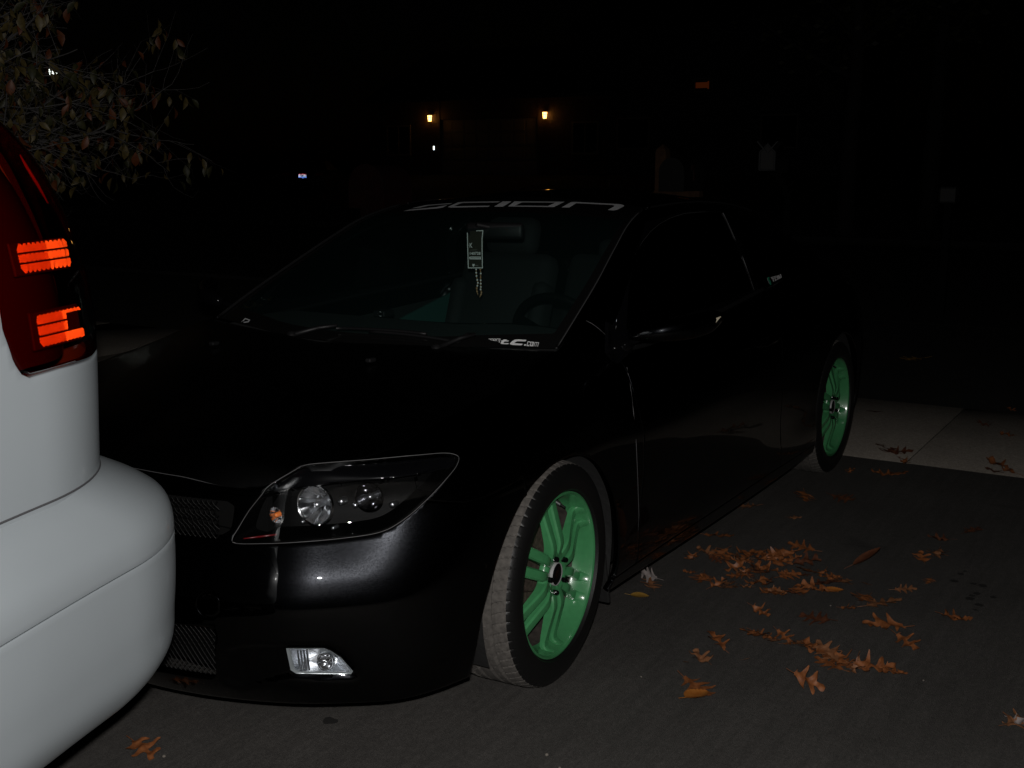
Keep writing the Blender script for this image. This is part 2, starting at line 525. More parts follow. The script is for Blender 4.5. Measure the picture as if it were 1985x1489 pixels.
class Surf:
    def __init__(s, V, F, lab=0):
        s.V = np.asarray(V, float); s.F = np.asarray(F, int)
        s.L = np.full(len(s.F), lab)
        s.fix = np.zeros(len(s.V), bool)
        s.N = s.normals()
    def normals(s):
        N = np.zeros_like(s.V)
        q = s.F
        third = np.where(q[:, 3] >= 0, q[:, 3], q[:, 2])
        fn = np.cross(s.V[q[:, 2]] - s.V[q[:, 0]], s.V[third] - s.V[q[:, 1]])
        tri = q[:, 3] < 0
        fn[tri] = np.cross(s.V[q[tri, 1]] - s.V[q[tri, 0]], s.V[q[tri, 2]] - s.V[q[tri, 0]])
        for k in range(4):
            ok = q[:, k] >= 0
            np.add.at(N, q[ok, k], fn[ok])
        return N / (np.linalg.norm(N, axis=1)[:, None] + 1e-12)
    def cut(s, poly, P2, lab, only=None, mask=None):
        """Label the faces inside a closed 2-D polygon (in the coordinates P2 of the vertices), moving
        vertices onto its outline so that the edge is clean."""
        poly = np.asarray(poly, float)
        lo, hi = poly.min(0), poly.max(0)
        mg = 0.06 * (hi - lo).max() + 1e-6
        near = np.all((P2 > lo - mg) & (P2 < hi + mg), axis=1)
        if mask is not None: near &= mask
        sd = np.full(len(s.V), -1e3)
        idx = np.nonzero(near)[0]
        if len(idx) == 0: return
        Q = P2[idx]
        a, b = poly, np.roll(poly, -1, 0)
        best = np.full(len(idx), 1e9); ins = np.zeros(len(idx), bool)
        for p, q in zip(a, b):
            e = q - p
            L2 = (e @ e) + 1e-15
            t = np.clip(((Q - p) @ e) / L2, 0, 1)
            best = np.minimum(best, np.linalg.norm(Q - p - t[:, None] * e, axis=1))
            c = (p[1] > Q[:, 1]) != (q[1] > Q[:, 1])
            with np.errstate(divide='ignore', invalid='ignore'):
                xi = (q[0] - p[0]) * (Q[:, 1] - p[1]) / (q[1] - p[1] + 1e-18) + p[0]
            ins ^= c & (Q[:, 0] < xi)
        sd[idx] = np.where(ins, best, -best)
        fn = near
        fm = np.zeros(len(s.F), bool)
        for k in range(4):
            ok = s.F[:, k] >= 0
            fm |= ok & fn[np.where(ok, s.F[:, k], 0)]
        if only is not None: fm &= np.isin(s.L, only)
        fi = np.nonzero(fm)[0]
        f = s.F[fi]
        E = []
        for k in range(4):
            n = np.where(f[:, 3] >= 0, (k + 1) % 4, [1, 2, 0, 0][k])
            n = np.where((f[:, 3] < 0) & (k == 3), -1, n)
            ok = (f[:, k] >= 0) & (n >= 0)
            E.append(np.stack([f[ok, k], f[ok, n[ok]]], -1))
        E = np.unique(np.sort(np.concatenate(E), axis=1), axis=0)
        s0, s1 = sd[E[:, 0]], sd[E[:, 1]]
        cr = (s0 * s1 < 0) & (np.abs(s0) < 900) & (np.abs(s1) < 900)
        E, s0, s1 = E[cr], s0[cr], s1[cr]
        t = s0 / (s0 - s1)
        use0 = t < 0.5
        f0, f1 = s.fix[E[:, 0]], s.fix[E[:, 1]]
        use0 = np.where(f0 & ~f1, False, np.where(f1 & ~f0, True, use0))
        mv = np.where(use0, E[:, 0], E[:, 1])
        X = s.V[E[:, 0]] * (1 - t[:, None]) + s.V[E[:, 1]] * t[:, None]
        D = np.linalg.norm(X - s.V[mv], axis=1)
        o = np.argsort(-D)
        newV = s.V.copy()
        newV[mv[o]] = X[o]
        blk = s.fix.copy()
        newV[blk] = s.V[blk]
        s.V = newV
        sd[mv] = 0
        s.fix[mv] = True
        # split quads across their on-outline diagonal
        quads = fi[f[:, 3] >= 0]
        q = s.F[quads]
        S4 = np.sign(np.where(np.abs(sd[q]) < 1e-9, 0, sd[q]))
        both = (S4 > 0).any(1) & (S4 < 0).any(1)
        add = []; addL = []
        for k, qi in enumerate(quads):
            if not both[k]: continue
            v = s.F[qi].copy(); g = S4[k]
            if g[0] == 0 and g[2] == 0:
                t1, t2 = (v[0], v[1], v[2], -1), (v[0], v[2], v[3], -1)
            elif g[1] == 0 and g[3] == 0:
                t1, t2 = (v[1], v[2], v[3], -1), (v[1], v[3], v[0], -1)
            else:
                continue
            s.F[qi] = t1; add.append(t2); addL.append(s.L[qi])
        nF = len(s.F)
        if add:
            s.F = np.concatenate([s.F, np.array(add, int)]); s.L = np.concatenate([s.L, addL])
        cand = np.concatenate([fi, np.arange(nF, len(s.F))])
        f = s.F[cand]
        ok = f >= 0
        sv = np.where(ok, sd[np.where(ok, f, 0)], 0)
        sv = np.where(sv < -900, -1, sv)
        inside = sv.sum(1) > 0
        s.L[cand[inside]] = lab
    def take(s, labs):
        sel = np.isin(s.L, labs)
        f = s.F[sel]
        u = np.unique(f[f >= 0])
        mp = np.full(len(s.V) + 1, -1); mp[u] = np.arange(len(u))
        return s.V[u], np.where(f >= 0, mp[np.where(f >= 0, f, 0)], -1), s.N[u]


def weld(V, F, tol=1e-4):
    k = np.round(V / tol).astype(np.int64)
    _, ix, inv = np.unique(k, axis=0, return_index=True, return_inverse=True)
    inv = inv.ravel()
    F2 = np.where(F >= 0, inv[np.where(F >= 0, F, 0)], -1)
    out = []
    for f in F2:
        g = []
        for i in f:
            if i >= 0 and (not g or g[-1] != i): g.append(i)
        if len(g) > 1 and g[0] == g[-1]: g.pop()
        if len(set(g)) >= 3: out.append((g + [-1])[:4] if len(g) < 4 else g)
    return V[ix], np.array(out, int), ix


def mirror(V, F, N):
    V2 = V * [1, -1, 1]; N2 = N * [1, -1, 1]
    F2 = F.copy()
    t = F[:, 3] < 0
    F2[~t] = F[~t][:, ::-1]
    F2[t, :3] = F[t][:, [2, 1, 0]]
    return V2, F2, N2


def bothsides(V, F, N):
    V2, F2, N2 = mirror(V, F, N)
    F2 = np.where(F2 >= 0, F2 + len(V), -1)
    VV = np.concatenate([V, V2]); FF = np.concatenate([F, F2]); NN = np.concatenate([N, N2])
    Vw, Fw, ix = weld(VV, FF)
    return Vw, Fw, NN[ix]


def panel(name, V, F, N, m, parent=None, gap=0.0012, r=0.0022, depth=0.02, shell=True, inset_skip=None):
    """A body panel: the surface with a small rolled edge and a return flange along every open border."""
    V = V.copy(); F = F.copy()
    E = {}
    for f in F:
        g = [i for i in f if i >= 0]
        for k in range(len(g)):
            a, b = g[k], g[(k + 1) % len(g)]
            if (b, a) in E: E.pop((b, a))
            else: E[(a, b)] = 1
    out = {}; 
    for a, b in E:
        d = V[b] - V[a]
        n = N[a] + N[b]
        o = np.cross(d, n); L = np.linalg.norm(o)
        if L < 1e-12: continue
        o /= L
        for k in (a, b): out[k] = out.get(k, 0) + o
    if not shell or not out:
        return mesh_obj(name, V, F, m, parent)
    ks = list(out)
    O = np.array([out[k] / (np.linalg.norm(out[k]) + 1e-9) for k in ks])
    base = V[ks]; nn = N[ks]
    rings = [base - O * (gap + r), base - O * (gap + r * 0.3) - nn * r * 0.3, base - O * gap - nn * r, base - O * (gap + 0.002) - nn * depth]
    V[ks] = rings[0]
    pos = {k: i for i, k in enumerate(ks)}
    VV = [V]; FF = [tuple(f) for f in F]
    off = [None]
    c = len(V)
    for q in rings[1:]:
        VV.append(q); off.append(c); c += len(ks)
    for a, b in E:
        if a not in pos or b not in pos: continue
        ia, ib = pos[a], pos[b]
        prev = (a, b)
        for l in range(1, len(rings)):
            cur = (off[l] + ia, off[l] + ib)
            FF.append((prev[1], prev[0], cur[0], cur[1]))
            prev = cur
    return mesh_obj(name, np.concatenate(VV), FF, m, parent)


def coons(b0, b1, a0, a1, nu, nv, bulge=None):
    """b0,b1: curves along u at v=0,1; a0,a1: curves along v at u=0,1 (each sampled)."""
    def rs(Cv, n):
        Cv = np.asarray(Cv, float)
        k = chord(Cv[:, None, :]); k /= k[-1]
        return hermite(k, Cv, np.linspace(0, 1, n)) if len(Cv) < 30 else np.stack([np.interp(np.linspace(0, 1, n), k, Cv[:, i]) for i in range(3)], -1)
    B0, B1, A0, A1 = rs(b0, nu), rs(b1, nu), rs(a0, nv), rs(a1, nv)
    u = np.linspace(0, 1, nu)[:, None, None]; v = np.linspace(0, 1, nv)[None, :, None]
    S = ((1 - v) * B0[:, None] + v * B1[:, None] + (1 - u) * A0[None] + u * A1[None]
         - ((1 - u) * (1 - v) * B0[0] + u * (1 - v) * B0[-1] + (1 - u) * v * B1[0] + u * v * B1[-1]))
    if bulge is not None:
        S = S + bulge(u, v)
    return S


def text_mesh(txt, size=1.0, shear=0.0, width=1.0, outline=False, bold=0.0):
    cu = bpy.data.curves.new('lettering', 'FONT')
    cu.body = txt; cu.size = size; cu.shear = shear
    cu.offset = bold
    cu.resolution_u = 4
    cu.fill_mode = 'FRONT' if False else 'BOTH'
    ob = bpy.data.objects.new('lettering', cu)
    C.objects.link(ob)
    bpy.context.view_layer.update()
    me = bpy.data.meshes.new_from_object(ob.evaluated_get(bpy.context.evaluated_depsgraph_get()))
    V = np.array([v.co[:] for v in me.vertices]); F = [tuple(p.vertices) for p in me.polygons]
    bpy.data.objects.remove(ob); bpy.data.curves.remove(cu); bpy.data.meshes.remove(me)
    V[:, 0] *= width
    return V[:, :2], F


def subdivide2d(V, F, L):
    """cut 2-D faces until no edge is longer than L (so that lettering can follow a curved pane)."""
    bm = bmesh.new()
    vs = [bm.verts.new((v[0], v[1], 0)) for v in V]
    G = []
    for f in F:
        if len(f) > 4:
            tri = tessellate_polygon([[Vector((V[i][0], V[i][1], 0)) for i in f]])
            G += [[f[i] for i in t_] for t_ in tri]
        else: G.append(f)
    for f in G:
        try: bm.faces.new([vs[i] for i in f])
        except ValueError: pass
    bmesh.ops.triangulate(bm, faces=bm.faces[:])
    for _ in range(6):
        lo = [e for e in bm.edges if e.calc_length() > L]
        if not lo: break
        bmesh.ops.subdivide_edges(bm, edges=lo, cuts=1)
        bmesh.ops.triangulate(bm, faces=bm.faces[:])
    bm.verts.index_update()
    V = np.array([v.co[:2] for v in bm.verts]); F = [tuple(v.index for v in f.verts) for f in bm.faces]
    bm.free()
    return V, F


def stroke(pts, w):
    """polyline in 2-D as mitred band."""
    P = np.array(pts, float); n = len(P)
    A = []; B = []
    for i in range(n):
        d0 = P[i] - P[i - 1] if i else P[1] - P[0]
        d1 = P[i + 1] - P[i] if i < n - 1 else d0
        d0 = d0 / np.linalg.norm(d0); d1 = d1 / np.linalg.norm(d1)
        n0 = np.array([-d0[1], d0[0]]); n1 = np.array([-d1[1], d1[0]])
        m = n0 + n1; m /= (m @ m) / 2 + 1e-9
        A.append(P[i] + m * w / 2); B.append(P[i] - m * w / 2)
    V = A + B
    F = [(i, i + 1, n + i + 1, n + i) for i in range(n - 1)]
    return np.array(V), F


def join2d(parts):
    V = []; F = []
    for v, f in parts:
        o = len(V)
        V += list(map(tuple, v)); F += [tuple(i + o for i in q) for q in f]
    return np.array(V), F


def bvh_of(V, F):
    return BVHTree.FromPolygons([Vector(v) for v in V], [tuple(int(i) for i in f if i >= 0) for f in F])


def hit_px(b, px, py):
    d = Vector(ray(px, py)).normalized()
    r = b.ray_cast(Vector(CAM), d)
    return None if r[0] is None else (np.array(r[0]), np.array(r[1]))

# ================================================================== BLACK COUPE
coupe = empty('coupe', (0, 0, 0))
tag(coupe, 'black two-door coupe with green wheels parked on the dark driveway', 'car')

# stations round the left half of the body, front centre to rear centre; rails from the lip up to the shoulder
ST = [
 [(.835, 0, .150), (.872, 0, .200), (.906, 0, .395), (.893, 0, .478), (.832, 0, .606), (.822, 0, .690), (.812, 0, .706)],
 [(.822, .25, .152), (.858, .25, .202), (.890, .25, .395), (.877, .25, .478), (.817, .25, .606), (.808, .25, .686), (.802, .25, .703)],
 [(.770, .46, .156), (.800, .463, .206), (.832, .466, .395), (.818, .466, .477), (.760, .464, .604), (.744, .460, .676), (.728, .458, .688)],
 [(.728, .562, .158), (.754, .566, .208), (.784, .572, .392), (.768, .568, .476), (.708, .558, .608), (.692, .550, .702), (.676, .538, .741)],
 [(.678, .645, .160), (.694, .650, .212), (.706, .662, .388), (.690, .658, .474), (.634, .634, .616), (.640, .622, .706), (.622, .602, .746)],
 [(.572, .785, .168), (.572, .794, .220), (.562, .804, .385), (.552, .800, .478), (.520, .776, .640), (.530, .760, .722), (.500, .668, .763)],
 [(.400, .855, .180), (.412, .866, .230), (.410, .871, .38), (.405, .870, .505), (.394, .858, .650), (.384, .822, .745), (.350, .694, .798)],
 [(.20, .862, .18), (.20, .875, .23), (.20, .879, .39), (.20, .879, .52), (.20, .871, .65), (.20, .836, .762), (.18, .708, .826)],
 [(0, .862, .17), (0, .877, .22), (0, .882, .40), (0, .882, .54), (0, .875, .66), (0, .842, .778), (0, .716, .852)],
 [(-.25, .858, .165), (-.25, .875, .21), (-.25, .876, .39), (-.25, .873, .54), (-.25, .870, .66), (-.25, .836, .80), (-.25, .706, .903)],
 [(-.50, .855, .160), (-.50, .868, .20), (-.50, .873, .38), (-.50, .875, .54), (-.50, .868, .66), (-.50, .830, .80), (-.50, .768, .872)],
 [(-1.2, .855, .15), (-1.2, .867, .20), (-1.2, .873, .38), (-1.2, .876, .54), (-1.2, .870, .67), (-1.2, .836, .81), (-1.2, .778, .892)],
 [(-1.9, .856, .15), (-1.9, .868, .20), (-1.9, .874, .38), (-1.9, .877, .54), (-1.9, .872, .68), (-1.9, .838, .83), (-1.9, .742, .926)],
 [(-2.3, .860, .16), (-2.3, .876, .21), (-2.3, .875, .39), (-2.3, .876, .54), (-2.3, .878, .68), (-2.3, .842, .84), (-2.3, .712, .948)],
 [(-2.7, .860, .17), (-2.7, .876, .22), (-2.7, .880, .40), (-2.7, .882, .54), (-2.7, .878, .68), (-2.7, .840, .85), (-2.7, .686, .965)],
 [(-3.1, .825, .19), (-3.1, .845, .24), (-3.12, .860, .40), (-3.12, .862, .55), (-3.11, .852, .69), (-3.08, .812, .85), (-3.05, .640, .978)],
 [(-3.32, .730, .20), (-3.34, .755, .26), (-3.36, .770, .40), (-3.36, .772, .56), (-3.35, .758, .70), (-3.32, .720, .86), (-3.28, .560, .982)],
 [(-3.43, .560, .21), (-3.46, .580, .26), (-3.48, .590, .40), (-3.48, .592, .56), (-3.47, .582, .70), (-3.44, .550, .87), (-3.39, .450, .986)],
 [(-3.48, .30, .21), (-3.51, .31, .26), (-3.53, .31, .40), (-3.53, .31, .56), (-3.52, .30, .70), (-3.49, .29, .88), (-3.45, .25, .988)],
 [(-3.49, 0, .21), (-3.52, 0, .26), (-3.54, 0, .40), (-3.54, 0, .56), (-3.53, 0, .70), (-3.50, 0, .88), (-3.46, 0, .988)],
]
ST = np.array(ST)
mir = np.array([1, -1, 1])
STX = np.concatenate([ST[1:2] * mir, ST, ST[-2:-1] * mir])
ku = chord(STX[:, 2:5]); ku -= ku[1]
NU, NVL = 640, 84
uu = np.linspace(0, ku[-2], NU)
rails = hermite(ku, STX, uu)                       # (NU, 7, 3)
_ext = np.concatenate([rails[1:40][::-1] * mir, rails, rails[-40:-1][::-1] * mir])    # ease out the knuckles between stations
_w = np.exp(-.5 * (np.arange(-16, 17) / 5.0) ** 2); _w /= _w.sum()
_sm = np.apply_along_axis(lambda c_: np.convolve(c_, _w, 'same'), 0, _ext)[39:39 + NU]
rails[:, :6] = _sm[:, :6]
kv = chord(np.transpose(ST[[5, 8, 11, 14]], (1, 0, 2)))
vv = np.linspace(0, kv[-1], NVL)
ringP = np.transpose(hermite(kv, np.transpose(rails, (1, 0, 2)), vv), (1, 0, 2))   # (NU, NVL, 3)
ringP[0, :, 1] = 0; ringP[-1, :, 1] = 0
ring = Surf(ringP.reshape(-1, 3), grid_faces(NU, NVL), 'quarter')
ring.L = ring.L.astype('<U16')
q5 = np.interp(.40, -rails[::1, 4, 0], uu) if False else None
u_at = lambda k: ku[k + 1]
# unrolled lengthwise coordinate: equals x along the flank, goes on round the corners
qmap = np.interp(uu, [ku[1], u_at(6), u_at(14), ku[-2]], [.40 + (u_at(6)), .40, -2.7, -2.7 - (ku[-2] - u_at(14))])
flank = (uu > u_at(6)) & (uu < u_at(14))
qmap[flank] = rails[flank, 3, 0]
ringQ = np.repeat(qmap, NVL)
QZ = lambda: np.stack([ringQ, ring.V[:, 2]], -1)
XZ = lambda: ring.V[:, [0, 2]]
YZ = lambda: ring.V[:, [1, 2]]
fac = lambda: (ring.N * (CAM - ring.V)).sum(1) > 0


def circ(cx, cz, r, n=64):
    t = np.linspace(0, 2 * math.pi, n, endpoint=False)
    return np.stack([cx + r * np.cos(t), cz + r * np.sin(t)], -1)


def smooth_poly(pts, n=6, closed=True):
    P = np.array(pts, float)
    Q = np.concatenate([P[-2:], P, P[:3]])
    k = np.concatenate([[0], np.cumsum(np.linalg.norm(np.diff(Q, axis=0), axis=1) ** .5 + 1e-6)])
    t = np.concatenate([np.linspace(k[i], k[i + 1], n, endpoint=False) for i in range(2, len(P) + 2)])
    return hermite(k, Q, t)


HEAD_PX = [(451, 1051), (508, 1054), (594, 1050), (677, 1042), (732, 1033), (760, 1022), (796, 997), (832, 964), (868, 925),
           (886, 901), (889, 886), (871, 879), (816, 882), (760, 887), (705, 892), (636, 897), (591, 902), (566, 912),
           (539, 930), (515, 948), (509, 957), (483, 990), (461, 1026), (451, 1043)]
FOG_PX = [(553, 1257), (628, 1257), (641, 1262), (661, 1275), (685, 1302), (681, 1308), (573, 1307), (562, 1300)]
FOGP = np.concatenate([np.linspace(FOG_PX[i], FOG_PX[(i + 1) % 8], 7)[:-1] for i in range(8)])

ring.cut([(.10, 0), (.21, .646), (.45, .632), (.64, .66), (.86, .80), (2.2, .80), (2.2, 0)], QZ(), 'front_bumper')
ring.cut([(-.52, 0), (-.495, .2), (-.50, .30), (-.528, .5), (-.525, .62), (-.502, .75), (-.505, .86), (-.49, 1.1), (-2.03, 1.1), (-1.99, .93), (-1.93, .86), (-1.875, .75), (-1.86, .62), (-1.86, .4), (-1.9, .2), (-1.92, 0)], QZ(), 'door', only=['quarter'])
_fc = np.where(ring.F >= 0, ringQ[np.where(ring.F >= 0, ring.F, 0)], 1e3).min(1)
ring.L[(ring.L == 'quarter') & (_fc > -.60)] = 'fender'
ring.cut([(-.28, 0), (-.28, .205), (-2.40, .205), (-2.40, 0)], QZ(), 'side_skirt', only=['quarter', 'fender', 'door'])
ring.cut([(-2.75, 0), (-2.75, .62), (-3.1, .64), (-4.5, .66), (-4.5, 0)], QZ(), 'rear_bumper', only=['quarter'])
ring.cut(smooth_poly([(-3.16, .80), (-3.22, .87), (-3.42, .895), (-3.72, .87), (-3.74, .74), (-3.5, .70), (-3.25, .715)]), QZ(), 'tail_light', only=['quarter'])
ring.cut([(-3.80, .66), (-3.76, .9), (-3.7, 1.1), (-5, 1.1), (-5, .66)], QZ(), 'hatch_face', only=['quarter'])
_t = np.radians(np.arange(-80, 281, 4.0))
_r = np.interp(np.degrees(_t), [-80, -30, -17, 11, 41, 70, 90, 120, 180, 280], [.49, .47, .448, .386, .356, .334, .331, .338, .354, .36])
ring.cut(np.stack([_r * np.cos(_t), .322 + _r * np.sin(_t)], -1), XZ(), 'none', mask=ring.V[:, 1] > .55)
ring.cut(circ(-2.7, .322, .350), XZ(), 'none', mask=ring.V[:, 1] > .55)
ring.cut(smooth_poly(HEAD_PX, 5), to_px(ring.V), 'headlight', mask=fac() & (ring.V[:, 0] > .2))
ring.cut(FOGP, to_px(ring.V), 'fog_light', mask=fac() & (ring.V[:, 0] > .2))
ring.cut([(-.01, .578), (-.01, .662), (.385, .655), (.402, .645), (.402, .59), (.385, .578)], YZ(), 'none', mask=ring.V[:, 0] > .4)
ring.cut([(-.01, .222), (-.01, .36), (.39, .362), (.402, .35), (.385, .235), (.37, .222)], YZ(), 'none', mask=ring.V[:, 0] > .4)
ring.cut(circ(.392, .420, .031, 48), YZ(), 'tow_cap', mask=ring.V[:, 0] > .4)
# the duct beside the fog light is pressed into the bumper
DUCT = np.array([(425, 1262), (470, 1250), (553, 1250), (640, 1250), (668, 1266), (700, 1304), (692, 1318), (640, 1322), (560, 1318), (470, 1338), (430, 1325)], float)
P2 = to_px(ring.V)
msk = fac() & (ring.V[:, 0] > .3)
a, b = DUCT, np.roll(DUCT, -1, 0)
best = np.full(len(P2), 1e9); ins = np.zeros(len(P2), bool)
for p, q in zip(a, b):
    e = q - p; t = np.clip(((P2 - p) @ e) / (e @ e), 0, 1)
    best = np.minimum(best, np.linalg.norm(P2 - p - t[:, None] * e, axis=1))
    c = (p[1] > P2[:, 1]) != (q[1] > P2[:, 1])
    ins ^= c & (P2[:, 0] < (q[0] - p[0]) * (P2[:, 1] - p[1]) / (q[1] - p[1] + 1e-12) + p[0])
dep = np.where(ins & msk, np.clip(best / 9.0, 0, 1), 0)
dep = dep * dep * (3 - 2 * dep)
ringBase = ring.V.copy()
ring.V = ring.V - ring.N * (dep * .012)[:, None]
ring.N = ring.normals()


def both(name, labs, m, parent=None, surf=None, **k):
    """left part and its mirror image as two objects"""
    V, F, N = (surf or ring).take(labs)
    a = panel(name, V, F, N, m, parent or coupe, **k)
    b = panel(name, *mirror(V, F, N), m, parent or coupe, **k)
    return a, b


V, F, N = bothsides(*ring.take(['front_bumper']))
bumper = panel('front_bumper', V, F, N, M['black'], coupe)
both('tow_cap', ['tow_cap'], M['black'], bumper)
both('fender', ['fender'], M['black'])
doors = both('door', ['door'], M['black'])
both('side_skirt', ['side_skirt'], M['black'])
V, F, N = bothsides(*ring.take(['rear_bumper']))
panel('rear_bumper', V, F, N, M['black'], coupe)

# ---- upper body curves
gcur = rails[:, 6]                                            # shoulder / hood edge
iF2 = int(np.argmin(np.abs(uu - u_at(2))))
iF8 = int(np.argmin(np.abs(uu - u_at(9))))
front = gcur[:iF2 + 1][::-1]
side = gcur[iF2:iF8 + 1]
hood_c = hermite([0, .3, .6, 1], np.array([(.812, 0, .706), (.60, 0, .790), (.31, 0, .856), (-.03, 0, .906)]), np.linspace(0, 1, 40))
hood_r = hermite([0, .5, 1], np.array([gcur[iF8], (-.13, .38, .910), (-.03, 0, .906)]), np.linspace(0, 1, 30))
HP = coons(side, hood_c, front, hood_r, 130, 84, lambda u, v: np.concatenate([0 * u * v, 0 * u * v, .012 * np.sin(np.pi * np.minimum(1, u * 1.05)) * np.sin(np.pi * v) ** 1 + 0 * u], -1))
hood = Surf(HP.reshape(-1, 3), grid_faces(130, 84), 'hood')
V, F, N = bothsides(hood.V, hood.F, hood.N)
panel('hood', V, F, N, M['dusty_black'], coupe)

apil = np.array([(-.29, .690, .905), (-.45, .672, .985), (-.62, .648, 1.065), (-.82, .612, 1.160), (-1.0, .578, 1.237), (-1.12, .556, 1.268), (-1.24, .538, 1.288)])
ws_c = np.array([(-.12, 0, .893), (-.32, 0, .985), (-.60, 0, 1.105), (-.85, 0, 1.202), (-1.05, 0, 1.271), (-1.15, 0, 1.300), (-1.26, 0, 1.322)])
ws_base = np.array([(-.29, .690, .905), (-.21, .46, .902), (-.14, .22, .895), (-.12, 0, .893)])
ws_head = np.array([(-1.24, .538, 1.288), (-1.258, .36, 1.306), (-1.262, .18, 1.318), (-1.26, 0, 1.322)])
WP = coons(apil, ws_c, ws_base, ws_head, 110, 70)
ws = Surf(WP.reshape(-1, 3), grid_faces(110, 70), 'glass')
ws.L = ws.L.astype('<U16')
WU = np.repeat(np.linspace(0, 1, 110), 70); WVv = np.tile(np.linspace(0, 1, 70), 110)
WQ = np.stack([WU, WVv], -1)
ws.cut([(.80, -.1), (.815, .5), (.82, 1.1), (1.1, 1.1), (1.1, -.1)], WQ, 'banner')
ws.cut([(-.1, -.1), (-.1, 1.1), (.045, 1.1), (.05, .5), (.075, .05), (.79, .045), (.80, -.1)], WQ, 'frit')
V, F, N = bothsides(*ws.take(['glass']))
wsh = mesh_obj('windshield', V, F, M['glass'], coupe)
V, F, N = bothsides(*ws.take(['frit', 'banner']))
mesh_obj('windshield_border', V, F, M['frit'], wsh)
wsV, wsF, _ = bothsides(ws.V, ws.F, ws.N)
bv_ws = bvh_of(wsV, wsF)
# cowl between hood and windshield
CP = np.stack([np.stack([np.interp(np.linspace(0, 1, 60), np.linspace(0, 1, 30), hood_r[:, i]) for i in range(3)], -1),
               hermite(chord(ws_base[:, None]), ws_base, np.linspace(0, chord(ws_base[:, None])[-1], 60)) + [.02, 0, -.004]], 0)
CP[0] += [0.0, 0, -.012]
CS = Surf(CP.reshape(-1, 3), grid_faces(2, 60))
mesh_obj('cowl', *bothsides(CS.V, CS.F, CS.N)[:2], M['plastic'], coupe)

roof_r = np.array([(-1.24, .538, 1.288), (-1.5, .540, 1.298), (-1.75, .541, 1.297), (-2.05, .540, 1.280), (-2.40, .530, 1.238)])
roof_c = np.array([(-1.26, 0, 1.322), (-1.45, 0, 1.342), (-1.7, 0, 1.348), (-2.05, 0, 1.336), (-2.45, 0, 1.288)])
roof_b = np.array([(-2.40, .530, 1.238), (-2.44, .28, 1.272), (-2.45, 0, 1.288)])
RP = coons(roof_r, roof_c, ws_head, roof_b, 70, 50)
rs_ = Surf(RP.reshape(-1, 3), grid_faces(70, 50))
V, F, N = bothsides(rs_.V, rs_.F, rs_.N)
panel('roof', V, F, N, M['black'], coupe, gap=.0005, r=.001, depth=.012)

hat_r = np.array([(-2.40, .530, 1.238), (-2.62, .540, 1.182), (-2.85, .548, 1.115), (-3.1, .545, 1.045), (-3.30, .510, 1.000), tuple(gcur[int(np.argmin(np.abs(uu - u_at(17))))])])
hat_c = np.array([(-2.45, 0, 1.288), (-2.7, 0, 1.222), (-2.95, 0, 1.135), (-3.2, 0, 1.055), (-3.36, 0, 1.012), (-3.46, 0, .988)])
iF16 = int(np.argmin(np.abs(uu - u_at(17))))
hat_e = gcur[iF16:]
TP = coons(hat_r, hat_c, roof_b, hat_e, 80, 50)
hs = Surf(TP.reshape(-1, 3), grid_faces(80, 50), 'hatch')
hs.L = hs.L.astype('<U16')
HQ = np.stack([np.repeat(np.linspace(0, 1, 80), 50), np.tile(np.linspace(0, 1, 50), 80)], -1)
hs.cut([(.03, .09), (.03, 1.1), (.70, 1.1), (.68, .3), (.62, .10)], HQ, 'glass')
V, F, N = bothsides(*hs.take(['hatch']))
hatch = panel('hatch', V, F, N, M['black'], coupe)
V, F, N = bothsides(*hs.take(['glass']))
mesh_obj('rear_window', V, F, M['side_glass'], hatch)
V, F, N = bothsides(*ring.take(['hatch_face']))
panel('hatch_panel', V, F, N, M['black'], hatch)
for o in both('tail_light', ['tail_light'], M['red_lens']):
    Vv = [v.co - v.normal * .03 for v in o.data.vertices]
    mesh_obj('tail_light_housing', Vv, [tuple(p.vertices) for p in o.data.polygons], M['red_body'], o)

# ---- side of the cabin
lowP = np.array([np.array([np.interp(-x, -gcur[:, 0], gcur[:, i]) for i in range(3)]) if True else 0 for x in (-.25, -.45, -.70, -1.2, -1.6, -1.9, -2.35, -2.8, -3.15)] + [gcur[iF16]])
topP = np.array([(-.29, .690, .905), (-.56, .657, 1.038), (-.90, .596, 1.196), (-1.24, .538, 1.288), (-1.5, .540, 1.298), (-1.80, .541, 1.296), (-2.40, .530, 1.238), (-2.85, .548, 1.115), (-3.2, .533, 1.023), tuple(gcur[iF16])])
lowP[0] = gcur[iF8]
midP = (lowP + topP) / 2
hgt = np.linalg.norm(topP - lowP, axis=1)
midP[:, 1] += .055 * np.minimum(1, hgt / .38)
midP[:, 2] += .012 * np.minimum(1, hgt / .38)
G3 = np.stack([lowP, midP, topP], 1)
kg = chord(G3)
GR = hermite(kg, G3, np.linspace(0, kg[-1], 300))
GP = np.transpose(hermite([0, .5, 1], np.transpose(GR, (1, 0, 2)), np.linspace(0, 1, 56)), (1, 0, 2))
gs = Surf(GP.reshape(-1, 3), grid_faces(300, 56), 'pillar')
gs.L = gs.L.astype('<U16')
WIN_PX = [(1216, 640), (1219, 575), (1230, 495), (1243, 470), (1260, 449), (1278, 433), (1298, 422), (1327, 414), (1360, 411), (1398, 411),
          (1408, 428), (1420, 456), (1441, 507), (1461, 562), (1425, 577), (1380, 593), (1300, 618)]
QTR_PX = [(1412, 413), (1440, 416), (1475, 430), (1515, 460), (1545, 492), (1556, 512), (1553, 528), (1530, 542), (1474, 561), (1452, 507), (1430, 455)]
gmask = (gs.N * (CAM - gs.V)).sum(1) > -.1
gs.cut(WIN_PX, to_px(gs.V), 'door_glass', mask=gmask)
gs.cut(smooth_poly(QTR_PX, 3), to_px(gs.V), 'quarter_glass', mask=gmask)
